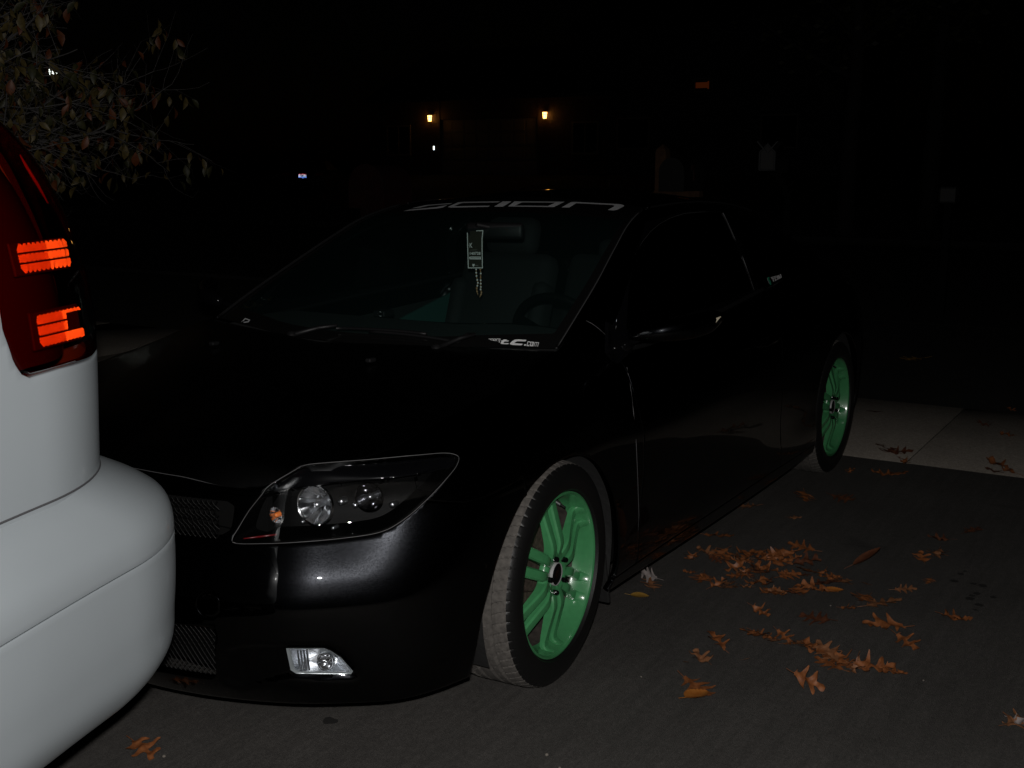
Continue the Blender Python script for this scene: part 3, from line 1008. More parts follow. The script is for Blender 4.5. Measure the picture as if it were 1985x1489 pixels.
# door frame = the part of the pillar band around the door glass
gs.cut([(-.49, .8), (-.50, .93), (-.70, 1.05), (-.95, 1.175), (-1.15, 1.245), (-1.45, 1.268), (-1.75, 1.270), (-1.815, 1.25), (-1.90, 1.10), (-1.99, .9), (-1.99, .8)], gs.V[:, [0, 2]], 'door_frame', only=['pillar'])
Vq, Fq, Nq = ring.take(['quarter']); Vp, Fp, Np = gs.take(['pillar'])
VV = np.concatenate([Vq, Vp]); FF = np.concatenate([Fq, np.where(Fp >= 0, Fp + len(Vq), -1)]); NN = np.concatenate([Nq, Np])
for a in ((VV, FF, NN), mirror(VV, FF, NN)):
    panel('body_side', *a, M['black'], coupe, gap=.0008)
fr = both('window_frame', ['door_frame'], M['gloss_plastic'], surf=gs)
dg = both('window', ['door_glass'], M['side_glass'], surf=gs, gap=-.001, depth=.003)
for d, f_, g_ in zip(doors, fr, dg):
    f_.parent = d; g_.parent = d
both('quarter_window', ['quarter_glass'], M['side_glass'], surf=gs, gap=-.001, depth=.003)
gV, gF, _ = gs.take(['door_glass', 'quarter_glass', 'pillar', 'door_frame'])
bv_gs = bvh_of(gV, gF)
bv_ring = bvh_of(ringBase, ring.F)
# bright bead of the weatherstrips: pillar edge and belt line, both sides
for sgn in (1, -1):
    b = MB()
    kk = chord(apil[:, None]); ap = hermite(kk, apil, np.linspace(0, kk[-1] * .96, 40))
    b.tube(ap * [1, sgn, 1] + [0.004, .002 * sgn, .003], .0042, 6)
    kr = chord(roof_r[:, None]); rr_ = hermite(kr, roof_r, np.linspace(0, kr[-1], 40))
    b.tube(rr_ * [1, sgn, 1] + [0, 0.004 * sgn, .0015], .0035, 6)
    b.build('roof_moulding', M['plastic'], coupe, True)
    b = MB()
    gl = np.array([[np.interp(-x, -gcur[:, 0], gcur[:, i]) for i in range(3)] for x in np.linspace(-.56, -1.99, 40)])
    b.tube(gl * [1, sgn, 1] + [0, .003 * sgn, .006], .008, 6)
    b.build('belt_moulding', M['plastic'], coupe, True)

# ---- headlights
HV, HF, HN = ring.take(['headlight'])
P2 = to_px(HV)
BROW = [(500, 975), (514, 958), (561, 950), (622, 944), (694, 935), (749, 931), (800, 921), (838, 915), (866, 906), (905, 905), (905, 860), (560, 880), (490, 930)]
hsurf = Surf(HV, HF, 'open'); hsurf.L = hsurf.L.astype('<U16'); hsurf.N = HN
hsurf.cut(BROW, P2, 'brow')
bx = hsurf.take(['brow'])
cen = HV.mean(0)
inw = np.array([-.80, -.50, -.12]); inw /= np.linalg.norm(inw)


def bucket():
    """inside of the lamp: walls going in from the outline and a back"""
    E = {}
    for f in HF:
        g = [i for i in f if i >= 0]
        for k in range(len(g)):
            e = (g[k], g[(k + 1) % len(g)])
            if (e[1], e[0]) in E: E.pop((e[1], e[0]))
            else: E[e] = 1
    V = list(HV - HN * .004); F = []
    mp = {}
    for a, b in E:
        for i in (a, b):
            if i not in mp:
                mp[i] = len(V)
                p = HV[i] * .8 + cen * .2
                V.append(p + inw * (.085 if HV[i][0] > .5 else .04))
        F.append((a, b, mp[b], mp[a]))
    # back: the lens surface pushed inward
    o = len(V)
    V += list((HV * .8 + cen * .2) + inw * np.where(HV[:, 0] > .5, .085, .04)[:, None])
    F += [tuple(i + o for i in f if i >= 0) for f in HF]
    return np.array(V), F


def lamp_bowl(c, ax, r, depth, n, mb, lens=True):
    """faceted reflector bowl facing along ax"""
    ax = np.array(ax, float); ax /= np.linalg.norm(ax)
    q = Vector((0, 0, 1)).rotation_difference(Vector(ax)).to_matrix()
    prof = [(r * math.sqrt(t), -depth + depth * t) for t in np.linspace(.02, 1, 9)]
    mb.lathe(prof, n, 'z', c, 0, np.array(q))
    mb.lathe([(r, 0), (r * 1.06, .002), (r * 1.10, -.004)], 40, 'z', c, 0, np.array(q))


for sgn in (1, -1):
    S_ = np.array([1, sgn, 1])
    flip = (lambda V, F: (V, F)) if sgn > 0 else (lambda V, F: (V * S_, [tuple(f)[::-1] for f in F]))
    if sgn > 0: hl = panel('headlight', HV, HF, HN, M['lens'], coupe, gap=.0015, r=.004, depth=.012)
    else: hl = panel('headlight', *mirror(HV, HF, HN), M['lens'], coupe, gap=.0015, r=.004, depth=.012)
    bV, bF = bucket()
    bV, bF = flip(bV, bF)
    mesh_obj('headlight_housing', bV, bF, M['housing'], hl, smooth=False)
    V, F, N = bx
    t_ = (V - N * .010, F, N)
    if sgn < 0: t_ = mirror(*t_)
    panel('headlight_brow', *t_, M['gloss_plastic'], hl, gap=.001, r=.003, depth=.02)
    # projector bowls, placed in the lamp behind the lens
    b = MB()
    c1 = np.array(hit_px(bv_ring, 608, 982)[0]) + inw * .018
    lamp_bowl(c1 * S_, (1, .10 * sgn, .05), .047, .045, 11, b)
    lo = b.build('headlight_reflector', M['chrome'], hl, angle=18)
    b = MB()
    c2 = np.array(hit_px(bv_ring, 712, 968)[0]) + inw * .030
    lamp_bowl(c2 * S_, (1, .25 * sgn, .05), .034, .035, 16, b)
    b.build('headlight_reflector', M['dark_chrome'], hl, angle=40)
    b = MB()
    b.lathe([(0, .030), (.006, .028), (.009, .018), (.009, -.02)], 12, 'x', (c1 + [-.03, 0, 0]) * S_)
    b.build('headlight_bulb', M['chrome_rough'], hl, True)
    b = MB()
    b.lathe([(0, .020), (.005, .018), (.007, .010), (.007, -.02)], 12, 'x', (c2 + [-.02, 0, 0]) * S_)
    for (px, py, rr) in ((756, 984, .008), (655, 978, .009), (580, 1018, .005), (640, 1030, .005), (683, 985, .007)):
        b.build('headlight_bulb', M['chrome_rough'], hl, True)
        b = MB()
        p = np.array(hit_px(bv_ring, px, py)[0]) + inw * .04
        b.lathe([(0, .5 * rr), (.6 * rr, .35 * rr), (rr, 0), (rr, -.02)], 10, 'x', p * S_)
    b.build('headlight_bulb', M['chrome_rough'], hl, True)
    b = MB()
    c3 = np.array(hit_px(bv_ring, 530, 1003)[0]) + inw * .03
    b.lathe([(.020, 0), (.014, -.012), (.006, -.016)], 14, 'x', c3 * S_)
    b.build('turn_signal_reflector', M['chrome'], hl, angle=20)
    b = MB()
    b.lathe([(0, .006), (.005, .004), (.0065, -.002), (.006, -.015)], 12, 'x', (c3 + [-.002, 0, 0]) * S_)
    b.build('turn_signal_bulb', M['amber'], hl, True)
    # the red strip at the lower inner corner
    p0, p1 = [np.array(hit_px(bv_ring, *q)[0]) + inw * .012 for q in ((470, 1046), (535, 1038))]
    b = MB()
    b.tube([p0 * S_, (p0 * .5 + p1 * .5) * S_, p1 * S_], [.0015, .003, .002], 6)
    b.build('side_marker', M['red_body'], hl, True)

# ---- fog lights
FV, FFa, FN = ring.take(['fog_light'])
fcen = FV.mean(0)
for sgn in (1, -1):
    S_ = np.array([1, sgn, 1])
    if sgn > 0: fo = panel('fog_light', FV, FFa, FN, M['lens'], bumper, gap=.001, r=.004, depth=.01)
    else: fo = panel('fog_light', *mirror(FV, FFa, FN), M['lens'], bumper, gap=.001, r=.004, depth=.01)
    ring_px = np.array(FOGP); cpx = np.array([625., 1285.])
    fr1 = []
    for w_, d_ in ((.985, .003), (.92, .004), (.88, .012)):
        fr1.append(np.array([np.array(hit_px(bv_ring, *(cpx + (p - cpx) * w_))[0]) + inw * d_ for p in ring_px]))
    n = len(ring_px); V = np.concatenate(fr1) * S_
    F = [(l * n + i, l * n + (i + 1) % n, (l + 1) * n + (i + 1) % n, (l + 1) * n + i) for l in range(2) for i in range(n)]
    mesh_obj('fog_light_frame', V, F, pbr('fog_frame_clear_edge', (.26, .29, .305), .25, .3), fo)
    back = [fr1[2], np.array([fcen * .45 + p * .55 + inw * .045 for p in fr1[2]])]
    V = np.concatenate(back + [[fcen + inw * .05]]) * S_
    F = [(i, (i + 1) % n, n + (i + 1) % n, n + i) for i in range(n)] + [(n + i, n + (i + 1) % n, 2 * n) for i in range(n)]
    mesh_obj('fog_light_housing', V, F, M['chrome_rough'], fo, smooth=False)
    b = MB()
    cc = np.array(hit_px(bv_ring, 630, 1284)[0]) + inw * .006
    lamp_bowl(cc * S_, (1, .2 * sgn, .1), .021, .022, 8, b)
    b.lathe([(0, .002), (.004, 0), (.005, -.015)], 8, 'x', (cc + inw * .01) * S_)
    b.build('fog_light_reflector', M['chrome'], fo, angle=15)
    b = MB()
    for k in range(4):
        p0 = np.array(hit_px(bv_ring, 576 + k * 6, 1262)[0]) + inw * .006
        p1 = np.array(hit_px(bv_ring, 581 + k * 6, 1300)[0]) + inw * .006
        b.tube([p0 * S_, p1 * S_], .0022, 6)
    b.build('fog_light_flutes', M['chrome_rough'], fo, True)

# ---- grilles: woven wire mesh behind each opening
def wire(y1, z0, z1, cell, name):
    b = MB()
    def xs(y): return float(np.interp(abs(y), [0, .25, .46], [.862, .848, .800]))
    r = .0012
    L = z1 - z0
    nY = int(2 * y1 / cell) + 8
    for d in (1, -1):
        for k in range(-int(L / cell) - 2, nY + int(L / cell) + 2):
            ya = -y1 + k * cell
            pts = []
            for t in np.linspace(0, 1, 9):
                y = ya + d * t * L * .8
                if abs(y) <= y1:
                    pts.append((xs(y) + .003 * math.sin(t * L / cell * math.pi * 1.25 + (0 if d > 0 else math.pi)), y, z0 + t * L))
            if len(pts) > 1: b.tube(pts, r, 5, caps=False)
    b.build(name, M['wire'], bumper, True)


wire(.398, .572, .668, .0135, 'grille')
wire(.395, .216, .366, .0135, 'grille')
b = MB()
b.box((.70, 0, .62), (.02, .9, .12)); b.box((.72, 0, .29), (.02, .9, .2))
b.build('radiator', M['dark'], coupe)

# ---- wheels
def make_wheel(rimcol):
    w = empty('wheel', parent=coupe)
    n = 540
    ys = np.concatenate([[-.100, -.112, -.117, -.115, -.106], np.linspace(-.098, .098, 43), [.106, .115, .117, .112, .100]])
    rsd = np.concatenate([[.234, .242, .264, .286, .303], np.zeros(43), [.303, .286, .264, .242, .234]])
    yt = ys[5:48]
    base = .3185 - .0075 * np.clip((np.abs(yt) - .06) / .038, 0, 1) ** 2
    V = np.zeros((n, len(ys), 3)); th = np.linspace(0, 2 * math.pi, n, endpoint=False)
    rr = np.broadcast_to(rsd, (n, len(ys))).copy()
    for i in range(n):
        g = np.zeros(43)
        for c in (-.055, -.019, .019, .055):
            g = np.maximum(g, (np.abs(yt - c) < .0045) * .007)
        sl = (np.abs(yt) > .059) & (((i + (np.abs(yt) * 90).astype(int)) % 8) == 0)
        sm = (np.abs(yt) > .022) & (np.abs(yt) < .051) & (((i + (yt * 300).astype(int)) % 10) == 0)
        g = np.maximum(g, sl * .0035); g = np.maximum(g, sm * .003)
        rr[i, 5:48] = base - g
    # raised rib on the sidewall
    V[..., 0] = rr * np.sin(th)[:, None]; V[..., 2] = rr * np.cos(th)[:, None]; V[..., 1] = ys
    m = len(ys)
    F = []; I = []
    for i in range(n):
        for j in range(m - 1):
            F.append((i * m + j, i * m + j + 1, ((i + 1) % n) * m + j + 1, ((i + 1) % n) * m + j))
            I.append(1 if 5 <= j < 47 else 0)
    ty = mesh_obj('tyre', V.reshape(-1, 3), F, [M['rubber'], M['tread']], w, smooth=True)
    ty.data.polygons.foreach_set('material_index', I)
    bm = bmesh.new(); bm.from_mesh(ty.data)
    for e in bm.edges:
        if len(e.link_faces) == 2 and e.calc_face_angle(0) > R(28): e.smooth = False
    bm.to_mesh(ty.data); bm.free()
    b = MB()
    b.lathe([(.2315, .092), (.2350, .100), (.2345, .105), (.2300, .1055), (.2255, .102), (.2225, .092), (.2195, .070), (.2150, .050), (.2110, .042)], 96)
    for k in range(6):
        for sd in (-1, 1):
            ang = R(2 + 60 * k)
            up = np.array([math.sin(ang), 0, math.cos(ang)]); lat = np.array([math.cos(ang), 0, -math.sin(ang)])
            rs = np.array([.028, .050, .070, .086, .102, .125, .150, .175, .195, .207, .2155, .2205])
            yf = np.array([.086, .092, .098, .1000, .0975, .091, .084, .077, .072, .0725, .081, .096])
            of = np.interp(rs, [.02, .085, .215], [.012, .0225, .0290])
            wd = np.interp(rs, [.03, .085, .12, .2, .222], [.023, .029, .030, .032, .024])
            dp = np.interp(rs, [.03, .09, .2, .2205], [.032, .028, .013, .02])
            V = []
            for r_, y_, o_, w_, d_ in zip(rs, yf, of, wd, dp):
                for (a_, y2) in ((-.5, -d_), (-.5, -.006), (-.36, -.0006), (0, .0006), (.36, -.0006), (.5, -.006), (.5, -d_)):
                    rr_ = r_
                    V.append(up * rr_ + lat * (sd * o_ + a_ * w_) + np.array([0, y_ + y2, 0]))
            F = [(i * 7 + j, i * 7 + j + 1, (i + 1) * 7 + j + 1, (i + 1) * 7 + j) for i in range(len(rs) - 1) for j in range(6)]
            b.add(V, F)
    b.lathe([(0, .082), (.034, .082), (.040, .087), (.050, .0925), (.060, .0930), (.068, .089), (.073, .081), (.073, .070)], 60)
    rim = b.build('rim', M['rim'], w, angle=32)
    b = MB()
    b.lathe([(.2110, .042), (.2060, .020), (.2035, -.02), (.2035, -.085), (.222, -.10), (.234, -.104)], 72)
    b.build('barrel', M['barrel'], w, True)
    b = MB()
    b.lathe([(.0330, .084), (.0330, .0930), (.032, .0945), (.0305, .0940)], 40)
    b.build('cap_ring', M['dim_white'], w, True)
    b = MB()
    b.lathe([(0, .0935), (.012, .0938), (.028, .0936), (.0305, .092)], 40)
    b.build('centre_cap', M['gloss_plastic'], w, True)
    for k in range(5):
        a = R(18 + 72 * k)
        b = MB()
        b.lathe([(0, .106), (.005, .1055), (.0078, .102), (.0085, .07)], 8, 'y', (.051 * math.sin(a), 0, .051 * math.cos(a)))
        b.build('lug_nut', M['gloss_plastic'], w, angle=30)
    a = R(-20)
    b = MB()
    p = np.array([.200 * math.sin(a), .052, .200 * math.cos(a)]); q = p + np.array([.006, .034, -.012])
    b.tube([p, p * .45 + q * .55], .0045, 8); b.tube([p * .45 + q * .55, q], .0035, 8, 1)
    b.build('valve_stem', [M['chrome_rough'], M['plastic']], w, True)
    b = MB()
    b.lathe([(.07, -.01), (.145, -.01), (.145, -.035), (.07, -.035)], 48)
    b.lathe([(0, .02), (.06, .02), (.07, -.01)], 32)
    b.build('brake_disc', M['rust'], w, angle=30)
    b = MB()
    b.box((.135, -.02, .02), (.055, .07, .15), bev=.012)
    b.build('brake_caliper', M['caliper'], w)
    return w


wh = make_wheel(None)
wh.location = (0, .762, .318); wh.rotation_euler = (0, 0, R(3))
for (x, y, rz, sp) in ((-2.7, .762, 0, 6), (0, -.762, 180 + 3, 30), (-2.7, -.762, 180, 40)):
    w2 = dup(wh, coupe)
    w2.location = (x, y, .318); w2.rotation_euler = (0, R(sp), R(rz))
    w2.rotation_mode = 'XYZ'
# wheel housings, floor pan
for x0 in (0, -2.7):
    for sgn in (1, -1):
        b = MB(); n = 30
        V = []
        for k in range(n + 1):
            t = R(-25) + R(230) * k / n
            for y in (.845, .55):
                V.append((x0 + .368 * math.cos(t), y * sgn, .322 + .368 * math.sin(t)))
        for k in range(n + 1):
            t = R(-25) + R(230) * k / n
            V.append((x0 + .0 * math.cos(t), .55 * sgn, .322))
        F = [(2 * k, 2 * k + 1, 2 * k + 3, 2 * k + 2) for k in range(n)] + [(2 * k + 1, 2 * (n + 1) + k, 2 * (n + 1) + k + 1, 2 * k + 3) for k in range(n)]
        b.add(V, F)
        b.build('wheel_liner', M['liner'], coupe, True)
for sgn in (1, -1):
    b = MB()
    b.box((-.335, .765 * sgn, .20), (.012, .17, .17), rotm('Y', R(12)), bev=.004)
    b.build('mud_flap', M['liner'], coupe)
b = MB()
b.box((-1.35, 0, .20), (1.9, 1.50, .06)); b.box((-1.35, 0, .24), (3.9, 1.0, .08)); b.box((-3.1, 0, .30), (.5, 1.2, .06)); b.box((.55, 0, .25), (.35, 1.1, .06))
b.build('floor_pan', M['dark'], coupe)
b = MB()
b.box((.3, 0, .52), (.7, 1.05, .36), bev=.05); b.box((-.35, 0, .60), (.04, 1.4, .56))
b.build('engine_bay', M['dark'], coupe)

# ---- mirrors
for sgn in (1, -1):
    pts = np.array([(-.455, .850, .940), (-.472, .890, .945), (-.500, .950, .953), (-.548, 1.010, .963), (-.608, 1.052, .975), (-.650, 1.068, .984)])
    hgts = np.array([.016, .026, .034, .038, .034, .014]); dpt = np.array([.016, .030, .040, .042, .034, .012])
    V = []; n = 24
    for p, h_, d_ in zip(hermite(np.arange(6), pts, np.linspace(0, 5, 40)), hermite(np.arange(6), hgts, np.linspace(0, 5, 40)), hermite(np.arange(6), dpt, np.linspace(0, 5, 40))):
        for k in range(n):
            a = 2 * math.pi * k / n
            cs, sn = math.cos(a), math.sin(a)
            V.append((p[0] + d_ * (abs(cs) ** .8 * (1 if cs > 0 else -.55)) , p[1] + .010 * cs, p[2] + h_ * (abs(sn) ** .85) * (1 if sn > 0 else -1)))
    V = np.array(V) * [1, sgn, 1]
    F = [(i * n + k, i * n + (k + 1) % n, (i + 1) * n + (k + 1) % n, (i + 1) * n + k)[::-sgn] for i in range(39) for k in range(n)]
    F += [tuple(range(n))[::sgn], tuple(range(39 * n, 40 * n))[::-sgn]]
    mo = mesh_obj('side_mirror', V, F, M['black'] if sgn > 0 else M['gloss_plastic'], coupe)
    b = MB()
    b.tube(np.array([(-.54, .80, .890), (-.51, .835, .912), (-.49, .875, .932)]) * [1, sgn, 1], [.018, .014, .013], 12)
    b.build('mirror_stalk', M['gloss_plastic'], mo, True)
    # triangular sail at the foot of the pillar
    tri = np.array([(-.435, .778, .880), (-.475, .790, .840), (-.575, .793, .870), (-.60, .785, .90), (-.50, .745, .965)])
    tri2 = tri + [0, .012, 0]
    V = np.concatenate([tri, tri2]) * [1, sgn, 1]
    F = [(0, 1, 2, 3, 4)[::-1], (5, 6, 7, 8, 9)] + [(i, (i + 1) % 5, 5 + (i + 1) % 5, 5 + i) for i in range(5)]
    b = MB(); b.add(V, F); o = b.build('mirror_sail', M['gloss_plastic'], mo)
    b = MB()
    lp = np.array([(-.530, 1.024, .945), (-.580, 1.060, .955), (-.615, 1.080, .992), (-.585, 1.062, .985)])
    q = np.concatenate([lp, lp + [-.012, -.012, 0]]) * [1, sgn, 1]
    b.add(q, [(0, 1, 2, 3), (7, 6, 5, 4)] + [(i, (i + 1) % 4, 4 + (i + 1) % 4, 4 + i) for i in range(4)])
    b.build('indicator_lens', pbr('indicator_lens', (.45, .40, .30), .2), mo)

# ---- thin pale beads added for the glints along panel edges and window seals
def bead(name, P, r, parent, m='edge_glint', both_=True):
    if len(P) < 3: return
    for sgn in ((1, -1) if both_ else (1,)):
        b = MB(); b.tube(np.array(P) * [1, sgn, 1], r, 5); b.build(name, M[m], parent, True)


def on_ring(pts, bv=None, lift=.0005):
    out = []
    for p in pts:
        h = hit_px(bv or bv_ring, *p)
        if h is not None: out.append(h[0] + (h[1] if h[1] @ (CAM - h[0]) > 0 else -h[1]) * lift)
    return np.array(out)


bv_all = bvh_of(np.concatenate([ringBase, gs.V]), [tuple(f) for f in ring.F] + [tuple(i + len(ringBase) for i in f if i >= 0) for f in gs.F])
hp = smooth_poly(HEAD_PX, 4)
bead('headlight_glint_bead', on_ring(hp[np.arange(len(hp)) * 1 % len(hp)]), .0011, coupe)
b = MB(); e_ = np.concatenate([front[::-1] * mir, front[1:] * 1][0:1] + [front * 1][0:1] + []) if False else np.concatenate([front, front[::-1][1:] * mir])
b.tube(e_ + [.0015, 0, .001], .0011, 5); b.build('hood_glint_bead', M['edge_glint'], coupe, True)
bead('pillar_glint_bead', ap[:38] + [.006, .005, .004], .0022, coupe)
bead('window_seal_glint', on_ring([(1401, 414), (1409, 430), (1421, 457), (1442, 508), (1461, 563)], bv_gs, .002), .0022, coupe)
bead('window_seal_glint', on_ring([(1232, 492), (1245, 469), (1261, 449), (1279, 434), (1299, 423), (1327, 414), (1360, 411), (1396, 411)], bv_gs, .001), .0009, coupe)
bead('mirror_glint_bead', on_ring([(1189, 634), (1184, 652), (1183, 668), (1187, 680), (1196, 682), (1212, 675), (1240, 665)], bv_all, lift=.012), .0013, coupe)
bead('door_glint_bead', on_ring([(1215, 712), (1222, 750), (1228, 800), (1233, 860), (1236, 930), (1238, 1000), (1237, 1030)], lift=.0006), .0010, coupe)
bv_hood = bvh_of(hood.V, hood.F)
bead('hood_glint_bead', on_ring([(985, 749), (1005, 741), (1025, 728), (1042, 714), (1054, 698), (1061, 682)], bv_hood), .0006, coupe)
bead('hood_glint_bead', on_ring([(716, 890), (728, 880), (745, 869), (762, 860)], bv_hood), .0006, coupe)
bead('fender_glint_bead', on_ring([(1136, 622), (1146, 627), (1160, 637), (1176, 652), (1184, 662)], bv_all, lift=.001), .0009, coupe)
# ---- door handles
for d, sgn in zip(doors, (1, -1)):
    b = MB()
    x0, y0, z0 = -1.66, .868, .775
    b.tube(np.array([(x0 + .10, y0 - .004, z0 - .012), (x0 + .08, y0 + .028, z0 - .008), (x0, y0 + .034, z0), (x0 - .08, y0 + .028, z0 + .006), (x0 - .10, y0 - .004, z0 + .008)]) * [1, sgn, 1], [.010, .012, .013, .012, .010], 10)
    b.lathe([(0, .012), (.010, .011), (.012, 0)], 16, 'y', (x0 - .14, (y0 - .002) * sgn, z0 + .008), 0, rotm('Z', 0 if sgn > 0 else R(180)))
    b.build('handle', M['black'], d, True)

# ---- wipers
for pts in (((-.10, -.18, .905), (-.17, -.05, .925), (-.20, .28, .925)), ((-.11, .38, .905), (-.20, .46, .930), (-.17, .08, .912))):
    p = np.array(pts)
    b = MB()
    b.tube([p[0], p[0] * .4 + p[1] * .6 + [0, 0, .012], p[1] + [0, 0, .012]], [.009, .007, .005], 8)
    bl = []
    for t in np.linspace(0, 1, 14):
        q = p[1] * (1 - t) + p[2] * t + (p[2] - p[1]) * 0
        h = bv_ws.ray_cast(Vector((q[0], q[1], 2)), Vector((0, 0, -1)))[0]
        bl.append((q[0], q[1], (h.z if h else q[2]) + .012))
    b.tube(bl, .005, 6)
    b.lathe([(0, .014), (.014, .010), (.018, 0)], 12, 'z', p[0])
    b.build('wiper', M['plastic'], coupe, True)
for y in (-.32, .30):
    b = MB(); b.box((.12 - abs(y) * .05, y, .893), (.03, .02, .012), bev=.004)
    b.build('washer_nozzle', M['plastic'], coupe)

# ---- cabin
b = MB()
V = []
for x, z in ((-.18, .870), (-.30, .885), (-.50, .900), (-.66, .895), (-.76, .86), (-.80, .76), (-.78, .55)):
    for y in np.linspace(-.66, .66, 13):
        V.append((x - .10 * 0, y * (1 if x < -.25 else .98), z + .02 * math.exp(-((y - .36) / .2) ** 2) * (1 if -.75 < x < -.4 else 0)))
b.add(V, [(i * 13 + j, i * 13 + j + 1, (i + 1) * 13 + j + 1, (i + 1) * 13 + j) for i in range(6) for j in range(12)])
b.build('dashboard', M['cloth'], coupe, True)
b = MB()
a = R(64)
rt = rotm('Y', -(math.pi / 2 - a))
prof = [(.185 + .014 * math.cos(t), .014 * math.sin(t)) for t in np.linspace(0, 2 * math.pi, 11)]
b.lathe(prof, 40, 'x', (-.90, .37, .82), 0, rotm('Y', R(22)))
for t in (0, 120, 240):
    d = rotm('Y', R(22)) @ np.array([0, math.sin(R(t + 180)), math.cos(R(t + 180))])
    b.tube([np.array([-.90, .37, .82]), np.array([-.90, .37, .82]) + d * .18], .014, 8)
b.lathe([(0, -.03), (.05, -.025), (.06, .02)], 20, 'x', (-.90, .37, .82), 0, rotm('Y', R(22)))
b.build('steering_wheel', M['housing'], coupe, True)


def seat(y):
    s = empty('seat', (-1.42, y, .3), parent=coupe)
    b = MB(); b.box((.10, 0, .17), (.52, .50, .15), rotm('Y', R(-8)), bev=.05); b.build('cushion', M['cloth'], s, True)
    b = MB()
    rr = rotm('Y', R(-20))
    b.box((-.28, 0, .47), (.13, .47, .60), rr, bev=.055)
    for sd in (-1, 1):
        b.box((-.22, sd * .21, .42), (.12, .08, .46), rr, bev=.035)
    b.build('backrest', M['cloth'], s, True)
    b = MB(); b.box((-.385, 0, .83), (.10, .26, .17), rotm('Y', R(-14)), bev=.045)
    b.tube([(-.37, -.05, .70), (-.385, -.05, .80)], .006, 6); b.tube([(-.37, .05, .70), (-.385, .05, .80)], .006, 6)
    b.build('headrest', M['cloth'], s, True)


seat(.37); seat(-.37)
b = MB()
b.box((-2.35, 0, .42), (.50, 1.15, .16), rotm('Y', R(-8)), bev=.05); b.box((-2.66, 0, .72), (.14, 1.15, .56), rotm('Y', R(-24)), bev=.05)
for y in (-.3, .3): b.box((-2.76, y, 1.00), (.10, .24, .13), bev=.04)
b.build('rear_seat', M['cloth'], coupe, True)
for sgn in (1, -1):
    b = MB()
    b.add(np.array([(-.75, .79, .30), (-.75, .74, .80), (-2.6, .74, .87), (-2.6, .79, .30)]) * [1, sgn, 1], [(0, 1, 2, 3)])
    b.build('cabin_trim', M['trim'], coupe)
    b = MB()
    c_ = np.array([(-1.55, .725, .70), (-1.42, .725, .775), (-1.95, .715, .885), (-2.05, .715, .86), (-2.02, .725, .70)]) * [1, sgn, 1]
    b.add(np.concatenate([c_, c_ + [0, .01 * sgn, 0]]), [(0, 1, 2, 3, 4), (9, 8, 7, 6, 5)] + [(i, (i + 1) % 5, 5 + (i + 1) % 5, 5 + i) for i in range(5)])
    b.build('trim_panel', M['light_trim'], coupe)
    # belt hanging from the pillar
    b = MB()
    bp = [(-1.83, .615, 1.05), (-1.83, .635, .93), (-1.815, .655, .83), (-1.80, .66, .76)]
    V = []
    for p in bp: V += [(p[0] + .026, p[1] - .01, p[2]), (p[0] - .026, p[1], p[2]), (p[0] + .026, p[1] - .006, p[2]), (p[0] - .026, p[1] + .004, p[2])]
    V = np.array(V) * [1, sgn, 1]
    F = []
    for i in range(3):
        for (j, k) in ((0, 1), (1, 3), (3, 2), (2, 0)): F.append((i * 4 + j, i * 4 + k, (i + 1) * 4 + k, (i + 1) * 4 + j))
    b.add(V, F)
    b.build('seat_belt', M['belt'], coupe)
b = MB(); b.box((-.60, -.19, .922), (.06, .05, .022), bev=.004); b.box((-.572, -.182, .922), (.004, .008, .016), mi=1)
b.build('toll_transponder', [M['plastic'], M['white_vinyl']], coupe)
# rear-view mirror
rv = MB()
rv.box((-.915, .085, 1.208), (.03, .225, .060), rotm('Z', R(10)), bev=.014)
rv.tube([(-.91, .07, 1.22), (-.86, .04, 1.232)], .009, 8)
rv.build('rear_view_mirror', M['plastic'], coupe, True)


# ---- lettering and stickers on the panes, drawn in the photograph's proportions and laid on the glass
def decal(name, V2, F2, b, m, parent, lift=.0012, sub=7.0):
    V2, F2 = subdivide2d(V2, F2, sub)
    P = []; ok = []
    for p in V2:
        h = hit_px(b, p[0], p[1])
        if h is None: P.append((0, 0, 0)); ok.append(False)
        else:
            nn = h[1] if h[1] @ (CAM - h[0]) > 0 else -h[1]
            P.append(h[0] + nn * lift); ok.append(True)
    F2 = [f for f in F2 if all(ok[i] for i in f)]
    if not F2: return None
    u = sorted({i for f in F2 for i in f}); mp = {k: i for i, k in enumerate(u)}
    P = np.array(P)[u]; F2 = [tuple(mp[i] for i in f) for f in F2]
    G = []
    for f in F2:
        nn = np.cross(P[f[1]] - P[f[0]], P[f[2]] - P[f[0]])
        G.append(f if nn @ (CAM - P[f[0]]) > 0 else f[::-1])
    return mesh_obj(name, P, G, m, parent, smooth=False)


def Z(pts, s, o):
    return np.array(pts, float) / s + np.array(o, float)


z1, o1 = 4.411, (780, 370)
let = []
poly = lambda p, z, o: (Z(p, z, o), [tuple(range(len(p)))])
let.append(poly([(1360, 145), (1428, 145), (1488, 108), (1800, 124), (1812, 130), (1808, 138), (1755, 166), (1805, 170), (1835, 166), (1893, 136), (1897, 127), (1865, 117), (1470, 97), (1440, 100)], z1, o1))
oq = [(960, 93), (1388, 96), (1295, 141), (903, 136), (1025, 101), (1310, 103), (1245, 132), (962, 129)]
let.append((Z(oq, z1, o1), [(0, 1, 5, 4), (1, 2, 6, 5), (2, 3, 7, 6), (3, 0, 4, 7)]))
let.append(poly([(860, 93), (935, 93), (860, 138), (783, 138)], z1, o1))
let.append(poly([(838, 93), (815, 101), (520, 106), (500, 110), (440, 134), (750, 130), (735, 139), (420, 146), (388, 142), (400, 134), (480, 100), (520, 97)], z1, o1))
let.append(poly([(5, 176), (60, 164), (290, 141), (330, 133), (385, 125), (345, 146), (300, 153)], z1, o1))
